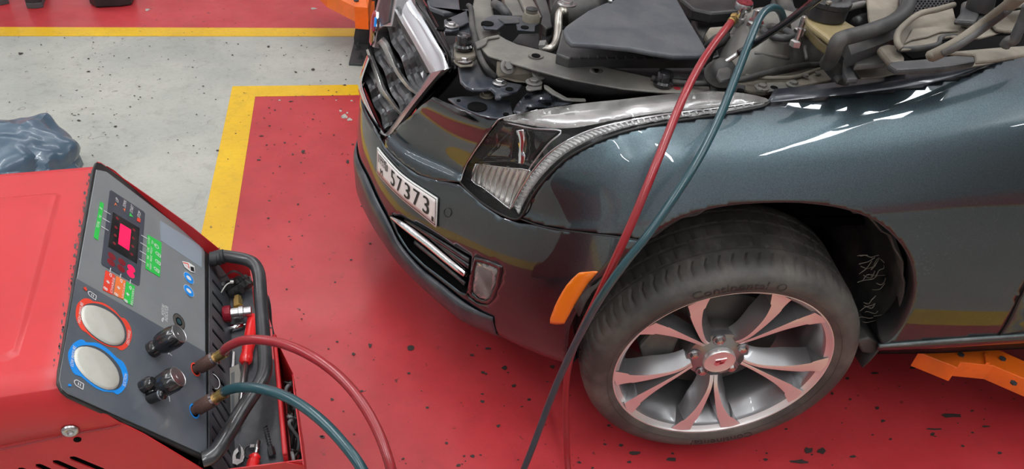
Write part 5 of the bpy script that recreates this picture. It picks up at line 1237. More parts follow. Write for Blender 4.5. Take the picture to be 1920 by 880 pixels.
# small pictograms
def pict(px, py, s, kind):
    c = pan_(px, py, .0031); L_ = []
    def seg(a, b, w_=.0006):
        A, B = c+MU*a[0]*s-MV_*a[1]*s, c+MU*b[0]*s-MV_*b[1]*s; d = (B-A).normalized(); n_ = MN.cross(d)*w_; L_.append(([A-n_, B-n_, B+n_, A+n_], [(0, 1, 2, 3)]))
    if kind == 'bottle':
        for a, b in (((-.6, -1), (.6, -1)), ((.6, -1), (.6, .4)), ((.6, .4), (.2, .8)), ((.2, .8), (-.2, .8)), ((-.2, .8), (-.6, .4)), ((-.6, .4), (-.6, -1)), ((-.3, -.4), (.3, -.4)), ((-.3, 0), (.3, 0))): seg(a, b)
    if kind == 'circle':
        P = [(math.cos(a)*.8, math.sin(a)*.8) for a in np.linspace(0, 2*PI, 11)]
        for a, b in zip(P, P[1:]): seg(a, b)
        seg((0, 0), (.4, .3)); seg((0, 0), (0, .6))
    if kind == 'glove':
        for a, b in (((-.8, -1), (.8, -1)), ((-.8, -1), (-.9, .2)), ((.8, -1), (.9, .4)), ((-.9, .2), (-.4, 1)), ((-.4, 1), (-.1, .3)), ((-.1, .3), (.2, 1)), ((.2, 1), (.5, .3)), ((.5, .3), (.9, .4)), ((-.4, -.8), (-.4, 0)), ((0, -.8), (0, 0)), ((.4, -.8), (.4, 0))): seg(a, b, .0007)
    if kind == 'flake':
        for k in range(3): a = k*PI/3; seg((-math.cos(a), -math.sin(a)), (math.cos(a), math.sin(a)))
    if kind == 'car':
        for a, b in (((-1, -.4), (1, -.4)), ((-1, -.4), (-.9, .1)), ((-.9, .1), (-.4, .5)), ((-.4, .5), (.4, .5)), ((.4, .5), (1, 0)), ((1, 0), (1, -.4))): seg(a, b)
    return [join_vf(L_)]
for x, y in c9((703, 505), (712, 562), (710, 618), (700, 672)): wt += pict(x, y, .006, 'bottle' if y > 470 else 'circle')
for x, y, k in [(209, 516, 'car'), (204, 529, 'flake'), (199, 541, 'bottle'), (229, 527, 'car'), (224, 540, 'flake'), (219, 552, 'bottle'), (246, 540, 'car'), (241, 552, 'flake'), (237, 564, 'bottle')]: wt += pict(x-1.5, y, .0034, k)
wt += pict(172, 553, .0075, 'bottle')+pict(147, 720, .0075, 'bottle')
drop = [((x, y), (x2, y2)) for (x, y), (x2, y2) in zip(cE((238, 160), (232, 150), (236, 138), (246, 132)), cE((232, 150), (236, 138), (246, 132), (238, 160)))]
wt.append(join_vf([pline(a, b, .0006) for a, b in drop]))
# scratches
for q in (((292, 650), (284, 645), (276, 650)), ):
    pass
for a, b in ((cE((272, 652), (284, 680))), (cE((284, 680), (287, 710)))): wt.append(pline(a, b, .0006))
for v, f in wt: orient(finish('printed_mark', v, f, M['p_white'], cp, flip_out=False), CAM)
for v, f in lines: orient(finish('pointer_line', v, f, M['p_white'], cp, flip_out=False), CAM)
def poly_decal(name, pts, mt): decal(name, c9(*pts), .0030, mt, .0002)
poly_decal('up_symbol', [(398, 213), (408, 192), (420, 215), (409, 204)], 'p_orange'); poly_decal('down_symbol', [(462, 235), (480, 235), (474, 257), (471, 244)], 'p_orange')
poly_decal('start_symbol', [(512, 262), (536, 296), (508, 288)], 'p_green'); poly_decal('stop_symbol', [(565, 298), (589, 310), (585, 335), (561, 322)], 'p_red')
poly_decal('gauge_arrow', [(178, 800), (195, 796), (206, 820), (197, 826), (182, 812)], 'p_red')
decal('gauge_arrow', cD((118, 756), (128, 752), (145, 765), (140, 775), (115, 772)), .003, 'p_blue', .0002)
# warning stickers
poly_decal('sticker_backing', [(886, 612), (935, 622), (975, 650), (978, 695), (950, 690), (905, 655)], 'p_white')
decal('warning_sticker', c9((890, 618), (930, 628), (942, 668)), .0034, 'p_red', .0002); decal('warning_sticker', c9((900, 627), (926, 634), (933, 657)), .0037, 'p_white', .0002); decal('warning_sticker', c9((945, 650), (970, 655), (975, 690), (950, 680)), .0034, 'ink', .0002)
for x, y in c9((935, 733), (935, 825)):
    disc('sticker_backing', x, y, .0125, .0125, .0026, 'p_white'); disc('blue_sticker', x, y, .0118, .0118, .0030, 'p_blue')
    disc('sticker_symbol', x, y, .0045, .006, .0033, 'p_white')
# gauges
RED_O = cD((185, 140), (215, 100), (250, 82), (290, 90), (310, 105), (380, 115), (430, 140), (490, 185), (530, 232), (560, 240), (590, 275), (610, 320), (618, 370), (605, 425), (580, 465), (545, 490), (520, 485), (500, 470), (440, 462), (380, 435), (300, 385), (260, 350), (225, 330), (195, 280), (177, 220))
RED_I = cD((217, 200), (228, 155), (262, 128), (320, 120), (390, 135), (460, 178), (520, 232), (560, 290), (577, 350), (573, 410), (545, 447), (500, 458), (440, 452), (370, 420), (300, 368), (250, 310), (222, 250))
RED_D = cD((219, 200), (226, 165), (250, 140), (300, 138), (360, 155), (430, 188), (490, 235), (535, 295), (556, 350), (558, 400), (540, 435), (500, 452), (440, 446), (370, 412), (300, 360), (250, 305), (224, 250))
BLU_O = cD((130, 480), (155, 440), (190, 415), (220, 405), (245, 415), (260, 428), (330, 430), (390, 455), (450, 500), (500, 550), (540, 575), (570, 620), (588, 690), (580, 750), (555, 800), (515, 835), (490, 832), (470, 820), (400, 815), (330, 785), (270, 740), (215, 695), (170, 680), (140, 630), (120, 560), (118, 510))
BLU_I = cD((163, 530), (172, 490), (200, 462), (260, 450), (330, 460), (400, 495), (470, 555), (520, 620), (545, 690), (543, 750), (515, 790), (470, 803), (410, 800), (340, 770), (260, 710), (200, 640), (168, 580))
BLU_D = cD((164, 530), (172, 495), (200, 468), (250, 462), (320, 480), (390, 520), (450, 580), (495, 645), (515, 710), (512, 760), (490, 790), (450, 802), (400, 795), (330, 762), (255, 705), (198, 640), (168, 580))
for O_, I_, D_, cm in ((RED_O, RED_I, RED_D, 'p_red'), (BLU_O, BLU_I, BLU_D, 'p_blue')):
    gg = bpy.data.objects.new('pressure_gauge', None); COL.objects.link(gg); gg.parent = cp; tag(gg, 'fogged round gauge in a %s surround' % ('red' if cm == 'p_red' else 'blue'))
    # level three: ring, rim, glass joined in one mesh per gauge would break naming, so they stay parts of the panel
    bpy.data.objects.remove(gg)
    a = decal('gauge_ring', smooth_poly(O_, 2, True), .0024, cm, .0004)
    b = decal('gauge_rim', smooth_poly(I_, 2, True), .0028, 'gauge_rim', .0004)
    P = [pan_(x, y, .0030) for x, y in smooth_poly(D_, 2, True)]; n = len(P); c = sum(P, Vector())/n
    V = list(P); F = []
    for r_, h_ in ((.96, .0022), (.90, .0030), (.5, .0036), (.05, .0038)): V += [c+(p-c)*r_+MN*h_ for p in P]
    F = [(k*n+i, k*n+(i+1) % n, (k+1)*n+(i+1) % n, (k+1)*n+i) for k in range(4) for i in range(n)]+[tuple(4*n+i for i in range(n))]
    tag(finish('gauge_glass', V, F, M['gauge'], cp, smooth=True), 'fogged %s-pressure gauge glass' % ('high' if cm == 'p_red' else 'low'))
# moisture sight glass
for r_, off, mt_ in ((.0165, .0022, 'ink'), (.0150, .0028, 'alu'), (.0085, .0034, 'void'), (.0060, .0038, 'green_hose')): disc('sight_glass', *cE((352, 158))[0], r_*1.0, r_*.82, off, mt_)
# knobs and couplings
def along(base, px, py):
    d = ray(px, py).normalized(); a = base-CAM; n_ = d.cross(MN); return -(a.cross(d)).dot(n_)/n_.dot(n_)
def knob(bx, by, tx, ty, name='valve_knob', lab=None):
    b = pan_(bx, by, .002); L_ = along(b, tx, ty); L_ = abs(L_); L_ = min(max(L_, .04), .12)
    fl = lambda th, i: 1-(.07*max(0, math.cos(th*8)) if 5 <= i <= 8 else 0)
    o = lathe(name, [(.0125, 0), (.0125, .008), (.0095, .012), (.0095, L_*.24), (.0125, L_*.27), (.0148, L_*.32), (.0168, L_*.46), (.0175, L_*.80), (.0158, L_*.95), (.0150, L_*.985), (.0140, L_), (.004, L_), (.0038, L_-.002), (.0001, L_-.002)], b, MN, M['knob'], cp, seg=64, mod=fl)
    tag(o, lab)
    lathe('knob_band', [(.0146, L_-.0005), (.0152, L_+.0002), (.0144, L_+.0008), (.0140, L_+.0002)], b, MN, M['steel'], cp, seg=40)
    lathe('knob_screw', [(.0042, L_-.001), (.0035, L_+.0008), (.0018, L_+.0008), (.0001, L_)], b, MN, M['steel'], cp, seg=16)
    return b, L_
knob(284, 657, 331, 619, lab='upper black fluted valve knob, nearer the display')
knob(283, 737, 328, 698, lab='lower black fluted valve knob')
b = pan_(280, 748, .002); lathe('bleed_valve', [(.0085, 0), (.0085, .022), (.0065, .024), (.0001, .026)], b, (MN+MU*-.15+MV_*.1), M['knob'], cp, seg=20)
lathe('bleed_band', [(.0088, .018), (.0090, .019), (.0088, .0205)], b, (MN+MU*-.15+MV_*.1), M['steel'], cp, seg=20)
b = pan_(268, 727, .002); lathe('knob_boss', [(.010, 0), (.010, .014), (.007, .018), (.0001, .018)], b, MN, M['knob'], cp, seg=20)
for (x, y, cm) in ((367, 693, 'p_red'), (365, 771, 'p_blue')): disc('port_ring', x, y, .0135, .0105, .0024, cm, n=28); disc('port_hole', x, y, .0105, .008, .0028, 'void', n=28)
# tray behind the handle
tray_poly = [(.014, .128), (.505, .128), (.505, .236), (.014, .236)]
def uw(u, w_, z): return mp(u, w_, z)
TZ = -.285
tr = prism_pts('tray_floor', [uw(u, w_, TZ) for u, w_ in ((.012, .150), (.510, .150), (.510, .200), (.29, .205), (.262, .236), (.012, .236))], (0, 0, -.006), M['tray'], mc, bevel=0)
# slotted back wall of the tray (parameters u, s)
def bw(u, s): return mp(u, .134+.026*s, -.214+(TZ+.214)*s)
sl = []
for i in range(9):
    u0 = .16+i*.034; sl.append([(u0, .12), (u0+.009, .12), (u0+.009, .62), (u0+.0045, .72), (u0, .62)])
for i in range(5):
    u0 = .035+i*.026; sl.append([(u0+.022, .10), (u0+.030, .10), (u0+.008, .85), (u0, .85)])
v, f = cdt_mesh([(.012, 0), (.510, 0), (.510, 1), (.012, 1)], sl, .06, .02)
o = finish('slotted_wall', [bw(*q) for q in v], f, M['tray'], mc, flip_out=False, solid=.002); orient(o, CAM)
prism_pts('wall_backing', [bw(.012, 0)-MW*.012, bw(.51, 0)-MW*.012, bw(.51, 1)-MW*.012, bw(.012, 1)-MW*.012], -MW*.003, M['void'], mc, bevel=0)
# front lip and bin
prism_pts('tray_lip', [mp(.008, .234, -.222), mp(.262, .234, -.222), mp(.262, .2405, -.222), mp(.008, .2405, -.222)], (0, 0, -.10), M['mred'], mc, bevel=.001)
tube('lip_bead', [mp(.008, .2375, -.222), mp(.15, .2375, -.222), mp(.262, .2375, -.222)], .0038, M['mred'], mc, seg=8, sub=2)
bi = .262
ow = [on_plane(x, y, mp(0, bi, 0), MW) for x, y in ((550, 702), (552, 730), (570, 872), (575, 905))]
P2_ = ow[0].copy(); P2b = P2_.copy(); P2b.z = MA.z-.40
ow += [mp(.0, bi, -.40), P2b]
P1_ = mp(.262, .2375, -.222); P1b = mp(.262, .2375, -.40)
prism_pts('bin_gusset', [P1_, P2_, P2b, P1b], MU*.002, M['mred'], mc, bevel=0)
prism_pts('bin_outer_wall', ow, -MW*.0018, M['mred'], mc, bevel=.0004)
prism_pts('bin_floor', [mp(0, .240, -.33), mp(.20, .240, -.33), mp(.17, bi, -.33), mp(0, bi, -.33)], (0, 0, -.003), M['mred'], mc, bevel=0)
prism_pts('bin_end', [mp(-.001, .238, -.232), mp(-.001, bi, -.246), mp(-.001, bi, -.40), mp(-.001, .238, -.40)], MU*.002, M['mred'], mc, bevel=0)
# lower front below the tray
prism_pts('front_lower', [mp(.262, .200, -.292), mp(.516, .200, -.292), mp(.516, .200, -.45), mp(.262, .200, -.45)], -MW*.003, M['mred'], mc, bevel=0)
# handle
hz = -.205
hpt = [(400, 486), (412, 480), (440, 483), (466, 489), (479, 499), (486, 518), (489, 560), (493, 620), (497, 680), (494, 705), (482, 728), (455, 768), (425, 818), (407, 846), (392, 858), (380, 862)]
tag(tube('handle', [W(x, y, z=MA.z+hz) for x, y in hpt], .0118, M['handle'], mc, seg=20, sub=6), 'bent black tubular push handle')
# cloth tape wound on the handle end
for k_ in range(3):
    c = W(400+k_*7, 486-k_*2, z=MA.z+hz); d_ = (W(440, 483, z=MA.z+hz)-W(400, 486, z=MA.z+hz)).normalized()
    lathe('tape_wrap', [(.0122, -.007), (.0138, -.006), (.0140, .006), (.0122, .007)], c, d_+MZ*.1*(k_-1), M['tape_black'], mc, seg=28)
tp = [W(x, y, z=MA.z+z) for x, y, z in ((402, 498, -.215), (405, 512, -.235), (412, 524, -.25), (424, 518, -.24), (436, 506, -.225), (452, 514, -.235), (468, 530, -.25))]
V, F = [], []
for i, p in enumerate(tp):
    a = .012; V += [p-MU*a*.7+MZ*.004, p+MU*a*.7-MZ*.004]
    if i: F.append((2*i-2, 2*i-1, 2*i+1, 2*i))
finish('tape_tail', V, F, M['tape_black'], mc, flip_out=False, solid=.0012, sub=2, smooth=True)
# strap hanging at the front
st_ = [W(x, y, z=MA.z+z) for x, y, z in ((494, 550, -.215), (502, 566, -.22), (508, 590, -.225), (512, 615, -.235), (517, 640, -.25), (518, 655, -.27))]
V, F = [], []
for i, p in enumerate(st_):
    a = i*.55; h_ = .007; d_ = MW*math.cos(a)*h_+MU*math.sin(a)*h_*.6+MZ*math.sin(a)*h_; V += [p-d_, p+d_]
    if i: F.append((2*i-2, 2*i-1, 2*i+1, 2*i))
finish('woven_strap', V, F, M['tape_black'], mc, flip_out=False, solid=.0016, sub=2, smooth=True)

# ---------------------------------------------------------------- hoses
def hose(name, lab, path, r, mt, cat='hose'):
    P = []
    for q in path: P.append(W(q[0], q[1], d=q[2]) if q[2] > 0 else W(q[0], q[1], z=-q[2]))
    root = thing(name, lab, cat, tuple(P[0])); Q = [crp(P, i/7) for i in range((len(P)-1)*7+1)]; Q[-1] = P[-1]
    for _ in range(14): Q = [Q[0]]+[(Q[i-1]+Q[i]*2+Q[i+1])/4 for i in range(1, len(Q)-1)]+[Q[-1]]
    tube('hose_body', Q, r, mt, root, seg=18, sub=1); return root, P
def fitting(root, bx, by, tx, ty, first):
    b = pan_(bx, by, .003); e = first; ax_ = (e-b).normalized(); L_ = (e-b).length
    lathe('collar_nut', [(.0070, 0), (.0070, L_*.12), (.0105, L_*.14), (.0110, L_*.18), (.0110, L_*.60), (.0100, L_*.64)], b, ax_, M['brown'], root, seg=32, mod=lambda th, i: 1+.02*math.cos(th*16))
    lathe('collar_band', [(.0100, L_*.60), (.0112, L_*.61), (.0112, L_*.68), (.0080, L_*.70)], b, ax_, M['pink_steel'], root, seg=32)
    lathe('crimp_ferrule', [(.0078, L_*.66), (.0082, L_*.74), (.0078, L_*.80), (.0086, L_*.84), (.0086, L_*1.02), (.0075, L_*1.03)], b, ax_, M['brass'], root, seg=28)
def fitpos(bx, by, px, py):
    b = pan_(bx, by, .003); L_ = .058
    # point seen at px,py nearest to base + length
    best = None
    for t in np.linspace(.7, 1.4, 800):
        p = CAM+ray(px, py).normalized()*t; e = abs((p-b).length-L_)
        if (p-b).dot(MN) > 0 and (best is None or e < best[0]): best = (e, p, t)
    return best[1], best[2]
p1 = pan_(366, 694, .056); p2 = pan_(366, 694, .056); p1 = pan_(366, 694, .003)+MN*.056; p2 = pan_(363, 771, .003)+MN*.056; d1 = (p1-CAM).length; d2 = (p2-CAM).length
def pxo(p):
    q = p-CAM; t = q.dot(FW); return PPX+FPX*q.dot(RT)/t, PPY-FPX*q.dot(UP)/t
q1x, q1y = pxo(p1); q2x, q2y = pxo(p2)
rh, P1 = hose('red_hose', 'glossy red hose from upper port of the machine looping away and up over the wing', [(q1x, q1y, d1), (q1x*.5+210, q1y*.5+324.5, d1-.018), (450, 639, d1-.05), (485, 637, d1-.08), (525, 643, d1-.11), (565, 658, d1-.135), (610, 684, d1-.155), (655, 724, d1-.175), (692, 776, d1-.19), (716, 826, d1-.20), (734, 880, d1-.20), (752, 960, d1-.17), (780, 1060, 1.08), (850, 1180, 1.25), (960, 1240, 1.42), (1050, 1120, -.012), (1074, 1000, -.010), (1070, 930, -.03), (1064, 870, 1.83), (1061, 800, 1.76), (1061, 730, 1.67), (1068, 672, 1.56), (1090, 620, 1.44), (1120, 560, 1.35), (1152, 490, 1.28), (1185, 418, 1.25), (1220, 333, 1.24), (1253, 250, 1.27), (1280, 185, 1.32), (1310, 125, 1.42), (1345, 73, 1.54), (1374, 38, 1.62)], .0073, M['red_hose'])
fitting(rh, 366, 694, 0, 0, P1[0])
e1 = P1[-1]; ax1 = (P1[-1]-P1[-2]).normalized()
lathe('crimp_ferrule', [(.0082, -.012), (.0090, -.010), (.0090, .002), (.0075, .004)], e1, ax1, M['brass'], rh, seg=24)
lathe('elbow_nut', [(.0098, .004), (.0105, .006), (.0105, .016), (.0098, .018)], e1, ax1, M['brass'], rh, seg=6, smooth=False)
cq = W(1391, 22, d=1.625); up_ = Vector((0, .10, 1)).normalized()
lathe('coupler_body', [(.0105, -.030), (.0105, -.012), (.0080, -.010), (.0080, .006)], cq, up_, M['steel'], rh, seg=24)
kn = lathe('coupler_knob', [(.010, .004), (.0165, .005), (.0175, .007), (.0175, .018), (.0165, .020), (.001, .020)], cq, up_, M['steel'], rh, seg=40, mod=lambda th, i: 1+.02*math.cos(th*20))
lathe('knob_cap', [(.0160, .0195), (.0158, .0215), (.006, .0210), (.005, .0225), (.0001, .0225)], cq, up_, mat('anodised_red', (.20, .02, .03), .35, .5), rh, seg=32)
tube('spring_clip', [W(1384, 30, d=1.63), W(1390, 35, d=1.63), W(1398, 33, d=1.63), W(1400, 29, d=1.63)], .0014, M['steel'], rh, seg=6)
gh, P2 = hose('green_hose', 'dark teal hose from lower port of the machine looping away and up over the wing', [(q2x, q2y, d2), (q2x*.5+213, q2y*.5+364, d2-.018), (452, 726, d2-.05), (488, 729, d2-.08), (528, 740, d2-.11), (572, 764, d2-.135), (615, 800, d2-.155), (652, 842, d2-.17), (682, 884, d2-.175), (715, 960, d2-.15), (760, 1090, 1.14), (830, 1210, 1.32), (900, 1200, 1.5), (925, 1080, -.012), (950, 980, -.012), (966, 920, -.05), (984, 876, 1.72), (1006, 820, 1.66), (1031, 752, 1.58), (1056, 692, 1.50), (1086, 630, 1.41), (1117, 572, 1.33), (1152, 520, 1.28), (1182, 480, 1.26), (1217, 438, 1.25), (1266, 368, 1.25), (1312, 295, 1.27), (1351, 217, 1.32), (1374, 158, 1.37), (1389, 120, 1.41), (1403, 84, 1.45), (1415, 53, 1.49), (1426, 30, 1.53), (1440, 16, 1.57), (1455, 14, 1.60), (1466, 25, 1.63), (1471, 48, 1.66)], .0073, M['green_hose'])
fitting(gh, 363, 771, 0, 0, P2[0])
lathe('quick_coupler', [(.009, -.010), (.012, -.004), (.012, .02), (.010, .024)], P2[-1], (P2[-1]-P2[-2]).normalized(), M['black'], gh, seg=24)

# ---------------------------------------------------------------- tools in the tray
TF = MA.z+TZ
def t3(px, py, h): return W(px, py, z=TF+h)
sd = thing('screwdriver', 'long screwdriver with smooth red grip lying under the handle bend', 'screwdriver', tuple(t3(462, 680, .012)))
a, b_ = t3(475, 596, .016), t3(460, 682, .014); ax_ = (b_-a).normalized(); L_ = (b_-a).length
lathe('grip', [(.001, -.004), (.0085, -.003), (.0105, .004), (.0105, L_*.3), (.0112, L_*.6), (.0095, L_*.78), (.0112, L_*.88), (.0108, L_*.96), (.007, L_)], a, ax_, M['screwred'], sd, seg=36, mod=lambda th, i: 1-(.05*max(0, math.cos(th*6)) if 2 < i < 6 else 0))
tube('shaft', [b_, t3(453, 742, .010), t3(445, 806, .006)], [.0050, .0048, .0045], M['steel'], sd, seg=4, sub=1)
kb = thing('flat_file', 'flat steel file with worn dark face beside the red screwdriver', 'file', tuple(t3(437, 740, 0)))
prism_pts('blade', [t3(x, y, .010) for x, y in ((430, 690), (448, 682), (452, 700), (443, 800), (436, 808), (432, 780))], (0, 0, -.006), M['dustgrey'], kb, bevel=.001)
prism_pts('rough_face', [t3(x, y, .0105) for x, y in ((433, 700), (440, 697), (439, 790), (435, 795))], (0, 0, -.001), M['darksteel'], kb, bevel=0)
prism_pts('tang', [t3(x, y, .008) for x, y in ((433, 690), (440, 690), (441, 660), (436, 658))], (0, 0, -.004), M['steel'], kb, bevel=.001)
s2 = thing('screwdriver', 'short red-handled screwdriver at the bottom edge of the photo', 'screwdriver', tuple(t3(475, 870, .01)))
a, b_ = t3(468, 896, .012), t3(479, 853, .012); ax_ = (b_-a).normalized(); L_ = (b_-a).length
lathe('grip', [(.001, -.002), (.008, 0), (.0095, .006), (.0095, L_*.7), (.0075, L_*.8), (.0095, L_*.88), (.006, L_)], a, ax_, M['screwred'], s2, seg=24, mod=lambda th, i: 1-(.08*max(0, math.cos(th*6)) if 1 < i < 4 else 0))
c_ = t3(484, 828, .012); tube('shaft', [b_, c_], .0042, M['steel'], s2, seg=12, sub=1)
rg = thing('hose_clamp', 'open black ring clamp by the short screwdriver', 'clamp', tuple(t3(466, 845, 0)))
pr = [t3(468+10*math.cos(a), 848+12*math.sin(a), .006+.002*math.sin(a)) for a in np.linspace(-.9, 4.9, 14)]
tube('clamp_band', pr, .0016, M['handle'], rg, seg=8); box('clamp_screw', pr[0], .004, .003, .003, M['steel'], rg)
wr = thing('open_end_wrench', 'steel open-end wrench partly under the handle foot', 'wrench', tuple(t3(440, 862, 0)))
wj = [(428, 866), (440, 858), (444, 846), (452, 838), (454, 846), (449, 852), (449, 860), (455, 861), (457, 850), (456, 838), (452, 830), (462, 840), (466, 852), (461, 866), (450, 872), (440, 870), (412, 888), (404, 884)]
prism_pts('wrench_jaw', [t3(x-6, y, .008) for x, y in wj], (0, 0, -.006), M['steel'], wr, bevel=.001)
tube('wrench_shank', [t3(432, 866, .006), t3(405, 888, .006)], .005, M['steel'], wr, seg=8, sub=1)
db = thing('drill_bit', 'black threaded drill bit lying near the red lip', 'drill bit', tuple(t3(503, 820, 0)))
a, b_ = t3(497, 800, .006), t3(507, 840, .006); v, f = tube_vf([a, b_], .0026, 10, 1); parts_ = [(v, f)]
hx = []
for i in range(60):
    t = i/59; p = a+(b_-a)*t; an = t*PI*16; hx.append(p+MU.cross(MZ)*math.cos(an)*.003+MZ*math.sin(an)*.003)
parts_.append(tube_vf(hx, .0010, 5, 1)); v, f = join_vf(parts_); finish('flute', v, f, M['darksteel'], db, smooth=True)
lathe('bit_shank', [(.0055, 0), (.006, .003), (.006, .016), (.004, .018)], b_, (b_-a), M['handle'], db, seg=6, smooth=False)
qc = thing('spare_coupler', 'quick coupler with dark red knob and steel body in the tray', 'coupler', tuple(t3(440, 592, .01)))
a = t3(417, 590, .03); b_ = t3(472, 584, .03); ax_ = (b_-a).normalized(); L_ = (b_-a).length
lathe('red_knob', [(.001, 0), (.013, .001), (.015, .004), (.015, L_*.27), (.013, L_*.30)], a, ax_, mat('knob_red', (.22, .008, .02), .3, .2), qc, seg=40, mod=lambda th, i: 1+.03*math.cos(th*16))
lathe('coupler_body', [(.0105, L_*.30), (.0105, L_*.55), (.0125, L_*.57), (.0125, L_*.72), (.010, L_*.74), (.010, L_*.98), (.007, L_)], a, ax_, M['steel'], qc, seg=32)
lathe('brass_valve', [(.009, -.005), (.009, .012), (.007, .014), (.007, .022), (.001, .023)], t3(446, 572, .035), MU, M['brass'], qc, seg=6, smooth=False)
ck = thing('socket', 'chrome socket bar lying under the quick coupler', 'socket', tuple(t3(438, 612, .005)))
tube('socket_body', [t3(425, 618, .008), t3(456, 610, .008)], .0065, M['chrome'], ck, seg=16, sub=1); tube('socket_tip', [t3(456, 610, .008), t3(463, 608, .008)], .004, M['steel'], ck, seg=4, sub=1)
zt = thing('cable_tie', 'curved white cable tie sticking up in the tray', 'cable tie', tuple(t3(420, 560, 0)))
tube('tie_strap', [W(x, y, z=TF+z) for x, y, z in ((435, 529, .05), (425, 534, .045), (417, 545, .035), (411, 558, .02), (408, 572, .01), (403, 586, .03))], .0013, M['white'], zt, seg=6); box('tie_head', W(435, 529, z=TF+.05), .003, .002, .002, M['white'], zt)
wl_ = thing('wire_loop', 'thin pale wire loop hanging on the slotted tray wall', 'wire', tuple(t3(398, 715, .03)))
tube('wire_strand', [W(x, y, z=TF+.055) for x, y in ((392, 699), (402, 703), (410, 712), (412, 722), (408, 729), (399, 728), (393, 723))], .0006, M['p_white'], wl_, seg=5); tube('wire_end', [W(392, 699, z=TF+.055), W(389, 697, z=TF+.055)], .0008, M['steel'], wl_, seg=5, sub=1)
dk = thing('dark_fittings', 'black hose fittings heaped at the far end of the tray', 'fitting', tuple(t3(430, 540, 0)))
for i in range(6):
    x, y = 412+i*11+random.uniform(-2, 2), 548+random.uniform(-12, 12); p = t3(x, y, .012); lathe('fitting_body', [(.001, 0), (.010, .001), (.011, .006), (.009, .014), (.011, .016), (.010, .024), (.001, .026)], p, (random.uniform(-1, 1), random.uniform(-1, 1), .5), M['black'], dk, seg=16)
# cable bundle in the front bin
cb_ = thing('cable_bundle', 'tangle of grey and clear cables in the red front bin', 'cable', tuple(mp(.08, .25, -.325)))
for i in range(12):
    u0 = .012+i*.012; P = [mp(u0+.055*k/5+random.uniform(-.004, .004), .243+.015*(k % 2)*random.random()+.003, -.318+.075*math.sin(k*1.1+i)*.5+.03) for k in range(6)]
    tube('cable', P, .0022 if i % 3 else .0030, M[('pan_light', 'black', 'greyplastic')[i % 3]], cb_, seg=7)
lathe('plug', [(.001, 0), (.009, .001), (.010, .012), (.006, .016), (.004, .026), (.001, .027)], mp(.02, .251, -.285), (0, .2, 1), M['greyplastic'], cb_, seg=20)

# ---------------------------------------------------------------- blue-grey bag behind the machine
bg = None
cbag = W(22, 318, z=.10)
bm = bmesh.new(); bmesh.ops.create_icosphere(bm, subdivisions=5, radius=1)
from mathutils import noise
bagR = Vector((.225, .19, .16))
V = []
for v in bm.verts:
    n_ = v.co.normalized(); q = n_*2.1+Vector((5, 3, 1))
    k = 1+.16*(noise.noise(q)); 
    wq = n_+.25*Vector((noise.noise(n_*2), noise.noise(n_*2+Vector((9, 0, 0))), 0)); r1 = noise.voronoi(wq*2.0+Vector((1, 7, 2)))[0][0]*.55; r2 = noise.voronoi(Vector((wq.x*3, wq.y*5, wq.z*4))+Vector((4, 1, 9)))[0][0]*.6; r3 = abs(noise.noise(wq*9))
    k += .38*(.22-r1)+.12*(.2-r2)+.0*(.2-r3)
    p = Vector((n_.x*bagR.x*k, n_.y*bagR.y*k, n_.z*bagR.z*k))
    if p.z < -.098: p.z = -.098
    v.co = p
pk = (W(72, 240, z=.19)-cbag)
for v in bm.verts:
    d = (v.co.normalized()-pk.normalized()).length
    if d < .5: v.co += pk.normalized()*(.5-d)*.10
vs_ = [cbag+v.co for v in bm.verts]; fs_ = [tuple(q.index for q in f.verts) for f in bm.faces]; bm.free()
bag = finish('plastic_bag', vs_, fs_, M['bag'], None, smooth=True); autosmooth(bag, 24); tag(bag, 'crumpled blue-grey plastic bag on the floor behind the red machine', 'bag')

# ---------------------------------------------------------------- lift parts
la = thing('vehicle_lift', 'orange arm of the vehicle lift under the door sill at right', 'lift', tuple(W(1850, 690, z=.25)))
arm = K(1560, 380, 2.444, [(395, 685), (480, 683), (760, 672), (900, 735), (1000, 780), (1000, 860), (880, 808), (740, 748), (590, 733), (575, 757)])
prism('arm_beam', arm, .285, .05, M['orange'], la, .002)
prism('arm_rib', K(1560, 380, 2.444, [(700, 690), (720, 686), (725, 735), (706, 735)]), .292, .01, M['orange'], la, .001)
prism('arm_foot', K(1560, 380, 2.444, [(1300, 500), (1500, 500), (1500, 800), (1300, 800)]), .24, .24, M['orange'], la, .002)
prism('arm_tail', K(1560, 380, 2.444, [(980, 770), (1320, 700), (1320, 780), (1000, 850)]), .284, .05, M['orange'], la, .002)
for x, y in K(1560, 380, 2.444, [(780, 718), (830, 830), (590, 700)]):
    c = W(x, y, z=.2865 if y < 700 else .2865); lathe('arm_bolt', [(.008, 0), (.008, .004), (.001, .005)], c, (0, 0, 1), M['darksteel'], la, seg=6, smooth=False)
lp_ = thing('lift_column', 'dark steel lift column with orange carriage, bolted to the floor behind the grille', 'lift', tuple(W(680, 90, z=0)))
bp_ = [W(x, y, z=.014) for x, y in ((654, 118), (668, 60), (740, 58), (740, 122))]
prism_pts('base_plate', bp_, (0, 0, -.014), M['darksteel'], lp_, bevel=.002)
q1, q2_ = W(664, 82, z=.014), W(700, 83, z=.014)
hx_ = (q2_-q1).normalized(); ny_ = MZ.cross(hx_)
prism_pts('gusset', [q1, q2_+hx_*.05, q2_+hx_*.05+MZ*.42, q2_+hx_*-.012+MZ*.42, q1+MZ*.03], ny_*.010, M['darksteel'], lp_, bevel=.001)
cc = q2_+hx_*.15-ny_*.0
box('column', cc+MZ*1.4-Vector((0, .16, 0)), .14, .10, 1.39, M['darksteel'], lp_, bevel=.004, ax=(hx_, ny_, MZ))
